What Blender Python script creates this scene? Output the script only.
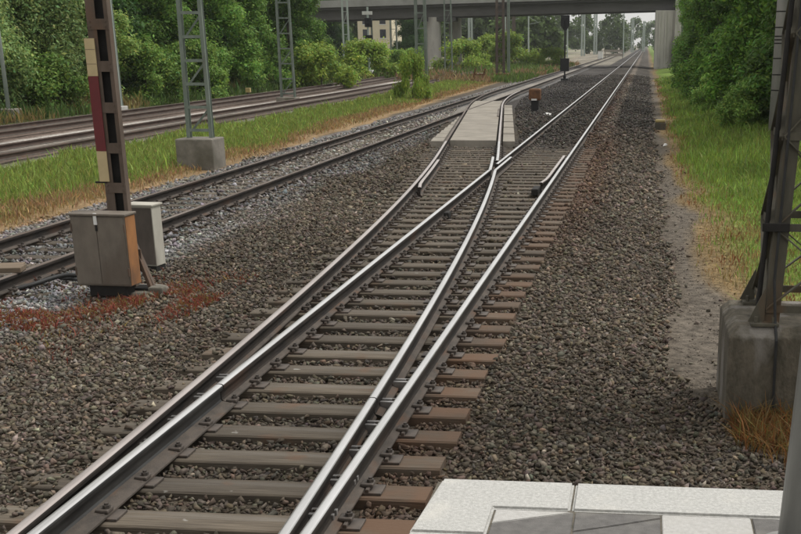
import bpy, bmesh, math, random
import numpy as np
from mathutils import Matrix, Vector

for o in list(bpy.data.objects):
    bpy.data.objects.remove(o)
SC = bpy.context.scene
COL = SC.collection
RAD = math.radians
rng = np.random.default_rng(7)
random.seed(7)

# ------------------------------------------------------------------ camera
# world: X right of the track, Y along the track away from the camera, Z up (sleeper tops at 0, rail tops at 0.19)
CAM_H = 2.74
cam = bpy.data.cameras.new('camera')
camo = bpy.data.objects.new('camera', cam)
COL.objects.link(camo)
Rm = ((0.994669, 0.03090864, -0.09837803),
      (0.10309642, -0.31814775, 0.94241877),
      (-0.00216986, -0.94753716, -0.31963828))
camo.matrix_world = Matrix(((Rm[0][0], -Rm[0][1], -Rm[0][2], 0),
                            (Rm[1][0], -Rm[1][1], -Rm[1][2], 0),
                            (Rm[2][0], -Rm[2][1], -Rm[2][2], CAM_H),
                            (0, 0, 0, 1)))
cam.sensor_fit = 'HORIZONTAL'
cam.sensor_width = 36.0
cam.lens = 1193.65 / 801 * 36.0
cam.shift_x = (400.5 - 516.22) / 801
cam.shift_y = (447.46 - 267.0) / 801
cam.clip_start = 0.1
cam.clip_end = 6000
SC.camera = camo
SC.render.resolution_x = 1024
SC.render.resolution_y = 683

# ------------------------------------------------------------------ light: bright overcast
SUN_EL, SUN_AZ = RAD(58), RAD(62)          # azimuth measured from +Y (ahead) towards +X (right)
w = bpy.data.worlds.new('World'); SC.world = w; w.use_nodes = True
nt = w.node_tree; nt.nodes.clear()
sky = nt.nodes.new('ShaderNodeTexSky'); sky.sky_type = 'NISHITA'; sky.sun_disc = False
sky.sun_elevation = SUN_EL; sky.sun_rotation = SUN_AZ
sky.air_density = 1.0; sky.dust_density = 4.0; sky.ozone_density = 1.0
hsv = nt.nodes.new('ShaderNodeHueSaturation'); hsv.inputs['Saturation'].default_value = 0.10
bg = nt.nodes.new('ShaderNodeBackground'); bg.inputs['Strength'].default_value = 0.15
wo = nt.nodes.new('ShaderNodeOutputWorld')
cl = nt.nodes.new('ShaderNodeMix'); cl.data_type = 'RGBA'; cl.inputs['Factor'].default_value = 0.55     # even cloud cover over the clear sky
cl.inputs['B'].default_value = (7.8, 7.65, 7.3, 1)
nt.links.new(sky.outputs[0], hsv.inputs['Color']); nt.links.new(hsv.outputs[0], cl.inputs['A']); nt.links.new(cl.outputs['Result'], bg.inputs['Color'])
nt.links.new(bg.outputs[0], wo.inputs['Surface'])
sl = bpy.data.lights.new('sun', 'SUN'); sl.energy = 2.2; sl.angle = RAD(12); sl.color = (1.0, 0.97, 0.92)
so = bpy.data.objects.new('sun', sl); COL.objects.link(so)
sd = Vector((math.sin(SUN_AZ) * math.cos(SUN_EL), math.cos(SUN_AZ) * math.cos(SUN_EL), math.sin(SUN_EL)))
so.rotation_euler = (-sd).to_track_quat('-Z', 'Y').to_euler()
so.location = sd * 60
vs = SC.view_settings
vs.view_transform = 'Standard'; vs.look = 'None'; vs.gamma = 1.0; vs.use_curve_mapping = False
vs.exposure = 0.0

# ------------------------------------------------------------------ materials
MATS = {}
def srgb(r, g, b):
    f = lambda c: (c / 255 / 12.92) if c <= 10 else ((c / 255 + 0.055) / 1.055) ** 2.4
    return (f(r), f(g), f(b))
def mat(name, col=None, col2=None, scale=8.0, stretch=(1, 1, 1), rough=0.85, metal=0.0, bump=0.0, bscale=40.0,
        attr=None, contrast=(0.35, 0.65), spec=0.3, stain=None, transl=0.0, obj_random=0.0, vary=0.0):
    """two-tone noise material; attr: colour attribute that gives the base colour; stain=(colour, scale, lo, hi)"""
    m = bpy.data.materials.new(name); m.use_nodes = True
    t = m.node_tree; N = t.nodes; L = t.links
    b = N['Principled BSDF']; out = N['Material Output']
    b.inputs['Roughness'].default_value = rough; b.inputs['Metallic'].default_value = metal
    b.inputs['Specular IOR Level'].default_value = spec
    tc = N.new('ShaderNodeTexCoord')
    mp = N.new('ShaderNodeMapping'); mp.inputs['Scale'].default_value = stretch
    L.new(tc.outputs['Object'], mp.inputs['Vector'])
    nz = N.new('ShaderNodeTexNoise'); nz.inputs['Scale'].default_value = scale
    nz.inputs['Detail'].default_value = 6; nz.inputs['Roughness'].default_value = 0.65
    L.new(mp.outputs[0], nz.inputs['Vector'])
    rp = N.new('ShaderNodeMapRange'); rp.inputs['From Min'].default_value = contrast[0]; rp.inputs['From Max'].default_value = contrast[1]
    L.new(nz.outputs['Fac'], rp.inputs['Value'])
    mx = N.new('ShaderNodeMix'); mx.data_type = 'RGBA'
    L.new(rp.outputs[0], mx.inputs['Factor'])
    if attr:
        at = N.new('ShaderNodeAttribute'); at.attribute_name = attr
        lo = N.new('ShaderNodeMix'); lo.data_type = 'RGBA'; lo.blend_type = 'MULTIPLY'; lo.inputs['Factor'].default_value = 1
        lo.inputs['B'].default_value = (1 - vary, 1 - vary, 1 - vary, 1); L.new(at.outputs['Color'], lo.inputs['A'])
        hi = N.new('ShaderNodeMix'); hi.data_type = 'RGBA'; hi.blend_type = 'MULTIPLY'; hi.inputs['Factor'].default_value = 1
        hi.inputs['B'].default_value = (1 + vary, 1 + vary, 1 + vary, 1); L.new(at.outputs['Color'], hi.inputs['A'])
        L.new(lo.outputs['Result'], mx.inputs['A']); L.new(hi.outputs['Result'], mx.inputs['B'])
    else:
        mx.inputs['A'].default_value = (*col, 1); mx.inputs['B'].default_value = (*(col2 or col), 1)
    c = mx.outputs['Result']
    if stain:
        n2 = N.new('ShaderNodeTexNoise'); n2.inputs['Scale'].default_value = stain[1]; n2.inputs['Detail'].default_value = 5
        L.new(mp.outputs[0], n2.inputs['Vector'])
        r2 = N.new('ShaderNodeMapRange'); r2.inputs['From Min'].default_value = stain[2]; r2.inputs['From Max'].default_value = stain[3]
        L.new(n2.outputs['Fac'], r2.inputs['Value'])
        m2 = N.new('ShaderNodeMix'); m2.data_type = 'RGBA'; L.new(r2.outputs[0], m2.inputs['Factor'])
        L.new(c, m2.inputs['A']); m2.inputs['B'].default_value = (*stain[0], 1); c = m2.outputs['Result']
    if obj_random:
        oi = N.new('ShaderNodeObjectInfo')
        r3 = N.new('ShaderNodeMapRange'); r3.inputs['To Min'].default_value = 1 - obj_random; r3.inputs['To Max'].default_value = 1 + obj_random
        L.new(oi.outputs['Random'], r3.inputs['Value'])
        cb = N.new('ShaderNodeCombineColor')
        for k in range(3): L.new(r3.outputs[0], cb.inputs[k])
        m3 = N.new('ShaderNodeMix'); m3.data_type = 'RGBA'; m3.blend_type = 'MULTIPLY'; m3.inputs['Factor'].default_value = 1
        L.new(c, m3.inputs['A']); L.new(cb.outputs[0], m3.inputs['B']); c = m3.outputs['Result']
    L.new(c, b.inputs['Base Color'])
    if bump:
        n4 = N.new('ShaderNodeTexNoise'); n4.inputs['Scale'].default_value = bscale; n4.inputs['Detail'].default_value = 4
        L.new(mp.outputs[0], n4.inputs['Vector'])
        bp_ = N.new('ShaderNodeBump'); bp_.inputs['Strength'].default_value = 1.0; bp_.inputs['Distance'].default_value = bump
        L.new(n4.outputs['Fac'], bp_.inputs['Height']); L.new(bp_.outputs[0], b.inputs['Normal'])
    if transl:
        tr = N.new('ShaderNodeBsdfTranslucent'); ms = N.new('ShaderNodeMixShader'); ms.inputs[0].default_value = transl
        L.new(c, tr.inputs['Color']); L.new(b.outputs[0], ms.inputs[1]); L.new(tr.outputs[0], ms.inputs[2])
        L.new(ms.outputs[0], out.inputs['Surface'])
    MATS[name] = m
    return m
M = MATS
mat('ground', attr='tint', vary=0.45, scale=9.0, bump=0.03, bscale=26, rough=0.95, spec=0.1)
mat('stone', attr='tint', vary=0.22, scale=30.0, rough=0.9, spec=0.2, bump=0.003, bscale=90)
mat('leaf', attr='tint', vary=0.10, scale=2.0, rough=0.6, spec=0.25, transl=0.4, obj_random=0.15)
mat('blade', attr='tint', vary=0.10, scale=2.0, rough=0.7, spec=0.2, transl=0.3)
mat('bark', (0.05, 0.04, 0.03), (0.12, 0.10, 0.08), 10, (1, 1, .2), bump=0.02, bscale=20)
# railway
mat('rail_foot', (0.055, 0.047, 0.04), (0.095, 0.078, 0.064), 6, (2, 1, 2), rough=0.8, bump=0.002, bscale=60, stain=((0.11, 0.06, 0.035), 2.2, .55, .75))
mat('rail_top', (0.80, 0.79, 0.78), (0.60, 0.59, 0.58), 3, (2, .25, 2), rough=0.30, metal=0.95, contrast=(.3, .7), spec=.5)
mat('rail_top_brown', (0.56, 0.50, 0.47), (0.38, 0.33, 0.305), 3, (2, .25, 2), rough=0.36, metal=0.8, contrast=(.3, .7), spec=.5)
mat('rail_top_rusty', (0.09, 0.065, 0.05), (0.17, 0.14, 0.12), 2, (2, .3, 2), rough=0.6, metal=0.35)
mat('rail_side', (0.012, 0.010, 0.009), (0.032, 0.025, 0.020), 5, (2, .6, 2), rough=0.85, bump=0.001, bscale=80, stain=((0.055, 0.028, 0.016), 1.4, .58, .8))  # greasy sides, darkened further to carry the shade under the rail head
mat('rail_side_grey', (0.012, 0.012, 0.012), (0.045, 0.044, 0.042), 4, (2, .5, 2), rough=0.5, metal=0.3, spec=.5)
mat('plate_steel', (0.055, 0.05, 0.046), (0.12, 0.10, 0.085), 9, rough=0.6, metal=0.3, stain=((0.13, 0.055, 0.025), 2.5, .55, .72))
mat('slide_steel', (0.40, 0.39, 0.38), (0.25, 0.24, 0.23), 9, rough=0.4, metal=0.6)
mat('panel_grey', (0.27, 0.25, 0.215), (0.17, 0.155, 0.13), 2.2, rough=0.95, bump=0.006, bscale=12, stain=((0.12, 0.10, 0.08), 0.9, .5, .7))
mat('panel_concrete', (0.30, 0.272, 0.228), (0.21, 0.19, 0.16), 1.6, rough=0.95, bump=0.004, bscale=12, stain=((0.2, 0.17, 0.13), 0.6, .55, .8))
mat('concrete', (0.22, 0.20, 0.17), (0.13, 0.12, 0.10), 3, rough=0.95, bump=0.004, bscale=40, stain=((0.09, 0.085, 0.06), 1.2, .5, .75))
mat('concrete_mossy', (0.130, 0.112, 0.085), (0.058, 0.052, 0.038), 9, (1, 1, .5), rough=0.95, bump=0.012, bscale=55, stain=((0.19, 0.175, 0.155), 3.5, .54, .66))
mat('concrete_pale', (0.44, 0.43, 0.40), (0.33, 0.32, 0.30), 3, rough=0.95, bump=0.003, bscale=50)
mat('pole_concrete', (0.30, 0.285, 0.27), (0.23, 0.22, 0.21), 2, (1, 1, .4), rough=0.95, bump=0.003, bscale=40)
mat('slab_white', (0.50, 0.495, 0.47), (0.37, 0.365, 0.345), 60, rough=0.9, bump=0.004, bscale=140, contrast=(.35, .6), stain=((0.55, 0.53, 0.48), 3, .56, .8))
mat('paver_light', (0.45, 0.44, 0.42), (0.37, 0.36, 0.34), 50, rough=0.9, bump=0.002, bscale=160, stain=((0.42, 0.41, 0.38), 3.5, .5, .75))
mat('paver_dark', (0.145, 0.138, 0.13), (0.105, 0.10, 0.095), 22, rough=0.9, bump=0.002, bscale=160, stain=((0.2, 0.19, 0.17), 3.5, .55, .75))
mat('joint_sand', (0.16, 0.14, 0.11), (0.08, 0.075, 0.06), 40, rough=1)
mat('steel_rust', (0.085, 0.062, 0.047), (0.13, 0.098, 0.078), 6, (1, 1, .4), rough=0.85, stain=((0.12, 0.06, 0.03), 3, .55, .75), bump=0.001)
mat('steel_black', (0.012, 0.011, 0.010), (0.022, 0.02, 0.018), 6, rough=0.8)
mat('steel_dark', (0.058, 0.054, 0.040), (0.10, 0.09, 0.066), 7, (1, 1, .35), rough=0.7, bump=0.001, bscale=60, stain=((0.11, 0.07, 0.04), 4, .58, .75))
mat('steel_green', (0.12, 0.15, 0.125), (0.19, 0.22, 0.19), 4, (1, 1, .4), rough=0.6, stain=((0.10, 0.085, 0.06), 2.5, .58, .8))
mat('steel_pale', (0.27, 0.32, 0.29), (0.34, 0.38, 0.35), 3, (1, 1, .4), rough=0.6)
mat('steel_brown', (0.075, 0.058, 0.048), (0.12, 0.095, 0.08), 3, (1, 1, .4), rough=0.8)
mat('galv', (0.27, 0.27, 0.255), (0.21, 0.21, 0.20), 5, (1, 1, .3), rough=0.5, metal=0.35, stain=((0.13, 0.125, 0.11), 7, .6, .72), spec=.4)
mat('cabinet_grey', (0.175, 0.150, 0.122), (0.115, 0.098, 0.080), 4, (1, 1, .5), rough=0.7, stain=((0.11, 0.085, 0.065), 3, .52, .75))
mat('cabinet_rust', (0.33, 0.15, 0.055), (0.22, 0.105, 0.045), 5, (1, 1, .5), rough=0.8, stain=((0.13, 0.07, 0.04), 4, .55, .75))
mat('cabinet_white', (0.44, 0.42, 0.36), (0.34, 0.32, 0.275), 4, (1, 1, .4), rough=0.7, stain=((0.2, 0.18, 0.15), 3, .55, .8))
mat('cabinet_shaded', (0.075, 0.062, 0.052), (0.12, 0.10, 0.085), 4, (1, 1, .4), rough=0.8)
mat('board_cream', (0.50, 0.40, 0.23), (0.42, 0.33, 0.19), 5, rough=0.6)
mat('board_red', (0.15, 0.025, 0.028), (0.11, 0.022, 0.024), 5, rough=0.6)
mat('rubber', (0.018, 0.018, 0.018), (0.03, 0.03, 0.03), 8, rough=0.6)
mat('plank', (0.20, 0.15, 0.105), (0.13, 0.10, 0.07), 5, (.3, 3, 1), rough=0.9, bump=0.004, bscale=20)
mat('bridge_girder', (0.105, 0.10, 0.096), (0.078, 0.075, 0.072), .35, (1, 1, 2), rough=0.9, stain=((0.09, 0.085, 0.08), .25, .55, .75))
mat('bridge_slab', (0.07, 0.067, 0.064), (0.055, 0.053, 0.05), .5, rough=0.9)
mat('bridge_cornice', (0.30, 0.30, 0.285), (0.23, 0.23, 0.215), .5, rough=0.9, stain=((0.2, 0.2, 0.185), .4, .55, .75))
mat('bridge_pier', (0.46, 0.44, 0.40), (0.36, 0.345, 0.315), .8, (1, 1, .3), rough=0.95, stain=((0.14, 0.13, 0.12), .5, .55, .75))
mat('house_wall', (0.64, 0.57, 0.42), (0.56, 0.50, 0.37), .5, rough=0.9)
mat('house_roof', (0.16, 0.07, 0.05), (0.11, 0.05, 0.04), 1, rough=0.9)
mat('window_glass', (0.03, 0.035, 0.04), (0.05, 0.05, 0.06), 1, rough=0.15, spec=.5)
mat('signal_black', (0.012, 0.012, 0.013), (0.02, 0.02, 0.02), 5, rough=0.5)
mat('white_paint', (0.70, 0.70, 0.68), (0.58, 0.58, 0.55), 4, rough=0.7)
mat('yellow_paint', (0.40, 0.32, 0.14), (0.30, 0.24, 0.11), 4, rough=0.7)
mat('rust_orange', (0.19, 0.09, 0.04), (0.09, 0.045, 0.025), 4, rough=0.85)
mat('glass_lens', (0.02, 0.02, 0.025), rough=0.1, spec=.5)
mat('paper', (0.78, 0.77, 0.74), (0.66, 0.65, 0.62), 6, rough=0.9)

mat('sleeper_oily', (0.075, 0.064, 0.052), (0.045, 0.039, 0.032), 5.0, (.35, 5, 5), rough=0.9, bump=0.004, bscale=14)
def sleeper_material():
    m = mat('sleeper', (0.138, 0.114, 0.086), (0.070, 0.057, 0.043), 6.5, (.3, 7, 7), rough=0.94, bump=0.006, bscale=16,
            contrast=(.30, .66), stain=((0.17, 0.155, 0.135), 1.3, .54, .76), obj_random=0.25)
    # rust soaked into the ends beside the right-hand rail and patchily under the others
    t = m.node_tree; N = t.nodes; L = t.links; b = N['Principled BSDF']
    src = b.inputs['Base Color'].links[0].from_socket
    g = N.new('ShaderNodeNewGeometry'); s = N.new('ShaderNodeSeparateXYZ'); L.new(g.outputs['Position'], s.inputs[0])
    r = N.new('ShaderNodeMapRange'); r.interpolation_type = 'SMOOTHSTEP'
    for k, v in (('From Min', -1.98), ('From Max', -1.62), ('To Min', 0), ('To Max', 1)): r.inputs[k].default_value = v
    L.new(s.outputs['X'], r.inputs['Value'])
    n = N.new('ShaderNodeTexNoise'); n.inputs['Scale'].default_value = 1.7; n.inputs['Detail'].default_value = 5
    L.new(g.outputs['Position'], n.inputs['Vector'])
    rn = N.new('ShaderNodeMapRange')
    for k, v in (('From Min', .36), ('From Max', .62), ('To Min', .12), ('To Max', 1.0)): rn.inputs[k].default_value = v
    L.new(n.outputs['Fac'], rn.inputs['Value'])
    mu = N.new('ShaderNodeMath'); mu.operation = 'MULTIPLY'; L.new(r.outputs[0], mu.inputs[0]); L.new(rn.outputs[0], mu.inputs[1])
    n2 = N.new('ShaderNodeTexNoise'); n2.inputs['Scale'].default_value = 2.3; n2.inputs['Detail'].default_value = 6
    mp = N.new('ShaderNodeMapping'); mp.inputs['Location'].default_value = (7, 3, 0); L.new(g.outputs['Position'], mp.inputs[0]); L.new(mp.outputs[0], n2.inputs['Vector'])
    r2 = N.new('ShaderNodeMapRange')
    for k, v in (('From Min', .58), ('From Max', .74), ('To Min', 0), ('To Max', .8)): r2.inputs[k].default_value = v
    L.new(n2.outputs['Fac'], r2.inputs['Value'])
    ma = N.new('ShaderNodeMath'); ma.operation = 'MAXIMUM'; L.new(mu.outputs[0], ma.inputs[0]); L.new(r2.outputs[0], ma.inputs[1])
    # rust is heaviest on the nearest sleepers
    ry = N.new('ShaderNodeMapRange')
    for k, v in (('From Min', 6.0), ('From Max', 15.0), ('To Min', 1.6), ('To Max', .75)): ry.inputs[k].default_value = v
    L.new(s.outputs['Y'], ry.inputs['Value'])
    mb = N.new('ShaderNodeMath'); mb.operation = 'MULTIPLY'; mb.use_clamp = True; L.new(ma.outputs[0], mb.inputs[0]); L.new(ry.outputs[0], mb.inputs[1])
    # blotches of oil and small pale droppings
    n5 = N.new('ShaderNodeTexNoise'); n5.inputs['Scale'].default_value = .9; n5.inputs['Detail'].default_value = 6; L.new(g.outputs['Position'], n5.inputs['Vector'])
    r5 = N.new('ShaderNodeMapRange')
    for k, v in (('From Min', .5), ('From Max', .72), ('To Min', 0), ('To Max', .55)): r5.inputs[k].default_value = v
    L.new(n5.outputs['Fac'], r5.inputs['Value'])
    m5 = N.new('ShaderNodeMix'); m5.data_type = 'RGBA'; L.new(r5.outputs[0], m5.inputs['Factor']); L.new(src, m5.inputs['A']); m5.inputs['B'].default_value = (.05, .044, .038, 1)
    n6 = N.new('ShaderNodeTexNoise'); n6.inputs['Scale'].default_value = 6.5; n6.inputs['Detail'].default_value = 3; L.new(g.outputs['Position'], n6.inputs['Vector'])
    r6 = N.new('ShaderNodeMapRange')
    for k, v in (('From Min', .71), ('From Max', .76), ('To Min', 0), ('To Max', .8)): r6.inputs[k].default_value = v
    L.new(n6.outputs['Fac'], r6.inputs['Value'])
    m6 = N.new('ShaderNodeMix'); m6.data_type = 'RGBA'; L.new(r6.outputs[0], m6.inputs['Factor']); L.new(m5.outputs['Result'], m6.inputs['A']); m6.inputs['B'].default_value = (.34, .33, .30, 1)
    src = m6.outputs['Result']
    mx = N.new('ShaderNodeMix'); mx.data_type = 'RGBA'; L.new(mb.outputs[0], mx.inputs['Factor'])
    L.new(src, mx.inputs['A']); mx.inputs['B'].default_value = (0.122, 0.074, 0.047, 1)
    L.new(mx.outputs['Result'], b.inputs['Base Color'])
sleeper_material()

# ------------------------------------------------------------------ mesh helpers
class MB:
    def __init__(s): s.v = []; s.f = []; s.m = []
    def add(s, vs_, fs, mi=0):
        o = len(s.v); s.v += [tuple(p) for p in vs_]
        s.f += [tuple(i + o for i in f) for f in fs]; s.m += [mi] * len(fs)
    def box(s, x0, x1, y0, y1, z0, z1, mi=0, bev=0.0):
        if bev <= 0:
            vs_ = [(x, y, z) for z in (z0, z1) for x, y in ((x0, y0), (x1, y0), (x1, y1), (x0, y1))]
            s.add(vs_, [(3, 2, 1, 0), (4, 5, 6, 7), (0, 1, 5, 4), (1, 2, 6, 5), (2, 3, 7, 6), (3, 0, 4, 7)], mi)
        else:
            bm = bmesh.new(); bmesh.ops.create_cube(bm, size=1)
            for v in bm.verts: v.co = Vector(((x0 + x1) / 2 + v.co.x * (x1 - x0), (y0 + y1) / 2 + v.co.y * (y1 - y0), (z0 + z1) / 2 + v.co.z * (z1 - z0)))
            bmesh.ops.bevel(bm, geom=bm.edges[:], offset=bev, segments=2, affect='EDGES', profile=.5)
            bm.verts.index_update()
            s.add([v.co[:] for v in bm.verts], [[v.index for v in f.verts] for f in bm.faces], mi); bm.free()
    def prism(s, poly, z0, z1, mi=0):
        n = len(poly); vs_ = [(x, y, z0) for x, y in poly] + [(x, y, z1) for x, y in poly]
        s.add(vs_, [tuple(range(n - 1, -1, -1)), tuple(range(n, 2 * n))] + [(i, (i + 1) % n, n + (i + 1) % n, n + i) for i in range(n)], mi)
    def tube(s, pts, rad, n=8, mi=0, caps=True):
        pts = [Vector(p) for p in pts]
        if not hasattr(rad, '__len__'): rad = [rad] * len(pts)
        rings = []
        for i, p in enumerate(pts):
            t = (pts[min(i + 1, len(pts) - 1)] - pts[max(i - 1, 0)]).normalized()
            a = t.cross(Vector((0, 0, 1)));
            if a.length < .05: a = t.cross(Vector((1, 0, 0)))
            a.normalize(); b = t.cross(a).normalized()
            rings.append([p + (a * math.cos(2 * math.pi * k / n) + b * math.sin(2 * math.pi * k / n)) * rad[i] for k in range(n)])
        vs_ = [q[:] for r in rings for q in r]; fs = []
        for i in range(len(pts) - 1):
            for k in range(n):
                k2 = (k + 1) % n; fs.append((i * n + k, i * n + k2, (i + 1) * n + k2, (i + 1) * n + k))
        if caps: fs += [tuple(range(n - 1, -1, -1)), tuple(range((len(pts) - 1) * n, len(pts) * n))]
        s.add(vs_, fs, mi)
    def bar(s, a, b, w_, h_, mi=0, up=(0, 0, 1)):
        a = Vector(a); b = Vector(b); t = (b - a).normalized(); u = Vector(up)
        x = t.cross(u)
        if x.length < .05: x = t.cross(Vector((1, 0, 0)))
        x.normalize(); z = x.cross(t).normalized()
        vs_ = [(p + x * sx * w_ / 2 + z * sz * h_ / 2)[:] for p in (a, b) for sx, sz in ((-1, -1), (1, -1), (1, 1), (-1, 1))]
        s.add(vs_, [(3, 2, 1, 0), (4, 5, 6, 7), (0, 1, 5, 4), (1, 2, 6, 5), (2, 3, 7, 6), (3, 0, 4, 7)], mi)
    def build(s, name, mats, parent=None, loc=(0, 0, 0), smooth=False):
        me = bpy.data.meshes.new(name); me.from_pydata(s.v, [], s.f)
        for mm in (mats if isinstance(mats, (list, tuple)) else [mats]): me.materials.append(M[mm])
        me.polygons.foreach_set('material_index', s.m)
        if smooth: me.polygons.foreach_set('use_smooth', [True] * len(s.f))
        bm = bmesh.new(); bm.from_mesh(me); bmesh.ops.recalc_face_normals(bm, faces=bm.faces[:]); bm.to_mesh(me); bm.free()
        return link(name, me, parent, loc)
def link(name, me, parent=None, loc=(0, 0, 0)):
    o = bpy.data.objects.new(name, me); COL.objects.link(o); o.location = loc
    if parent is not None: o.parent = parent
    return o
def tag(o, label, cat=None, group=None, kind=None):
    if label: o['label'] = label
    if cat: o['category'] = cat
    if group: o['group'] = group
    if kind: o['kind'] = kind
    return o
def thing(name, label, cat, loc=(0, 0, 0), rz=0, group=None):
    o = bpy.data.objects.new(name, None); COL.objects.link(o); o.empty_display_size = .2
    o.location = loc; o.rotation_euler = (0, 0, rz)
    return tag(o, label, cat, group)
def copy_tree(o, parent=None):
    c = o.copy(); COL.objects.link(c); c.parent = parent
    for ch in o.children: copy_tree(ch, c)
    return c
def np_mesh(name, V, F, mat_name, tint=None, smooth=False):
    """V (n,3), F (m,k) with constant k; tint (n,3) per vertex"""
    me = bpy.data.meshes.new(name); n, (m, k) = len(V), F.shape
    me.vertices.add(n); me.vertices.foreach_set('co', np.ascontiguousarray(V, dtype=np.float32).ravel())
    me.loops.add(m * k); me.loops.foreach_set('vertex_index', np.ascontiguousarray(F, dtype=np.int32).ravel())
    me.polygons.add(m); me.polygons.foreach_set('loop_start', np.arange(0, m * k, k, dtype=np.int32))
    if smooth: me.polygons.foreach_set('use_smooth', np.ones(m, dtype=bool))
    me.update(calc_edges=True)
    if tint is not None:
        at = me.color_attributes.new('tint', 'FLOAT_COLOR', 'POINT')
        at.data.foreach_set('color', np.concatenate([tint, np.ones((n, 1))], 1).astype(np.float32).ravel())
    me.materials.append(M[mat_name])
    return me
def noise2(x, y, seed=0):
    """cheap smooth value noise in 0..1"""
    xi = np.floor(x); yi = np.floor(y); fx = x - xi; fy = y - yi
    fx = fx * fx * (3 - 2 * fx); fy = fy * fy * (3 - 2 * fy)
    h = lambda a, b: np.modf(np.abs(np.sin(a * 127.1 + b * 311.7 + seed * 74.7) * 43758.5453))[0]
    return (h(xi, yi) * (1 - fx) + h(xi + 1, yi) * fx) * (1 - fy) + (h(xi, yi + 1) * (1 - fx) + h(xi + 1, yi + 1) * fx) * fy
def sstep(a, b, x):
    t = np.clip((x - a) / (b - a), 0, 1); return t * t * (3 - 2 * t)

# ------------------------------------------------------------------ track geometry
XL, XR = -3.300, -1.795          # rails of the main track
T2L, T2R = -8.87, -7.37          # rails of the second track
RZ = 0.19                        # rail top
def cross_x(Y):                  # centre line of the crossover
    Y = np.asarray(Y, dtype=float); y0 = -2.6; R1 = 300.; R2 = 190.; s = 1 / 9.
    ye = y0 + R1 * s; oe = (R1 * s * s) / 2
    tot = 5.57; o2 = tot - R2 * s * s / 2; y2 = ye + (o2 - oe) / s; y3 = y2 + R2 * s
    off = np.where(Y < y0, 0, np.where(Y < ye, (Y - y0) ** 2 / (2 * R1), np.where(Y < y2, oe + (Y - ye) * s,
          np.where(Y < y3, tot - (y3 - Y) ** 2 / (2 * R2), tot))))
    return (XL + XR) / 2 - off
xcl = lambda Y: cross_x(Y) - 0.7525
xcr = lambda Y: cross_x(Y) + 0.7525
def far_bend(Y):
    Y = np.asarray(Y, dtype=float); return np.where(Y > 60, -(Y - 60) ** 2 / 2400., 0)
t3 = lambda Y: -16.75 + far_bend(Y)
t4 = lambda Y: -20.95 + far_bend(Y)

SL_Y = [6.505 + .595 * i for i in range(-4, 47)]     # bearers of the turnout
SL2_Y = [11.9 + .62 * i for i in range(0, 56)]       # sleepers of the second track
def sleeper_span(Y):
    return (min(-3.83, float(xcl(Y)) - .50), -1.30)

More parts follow.
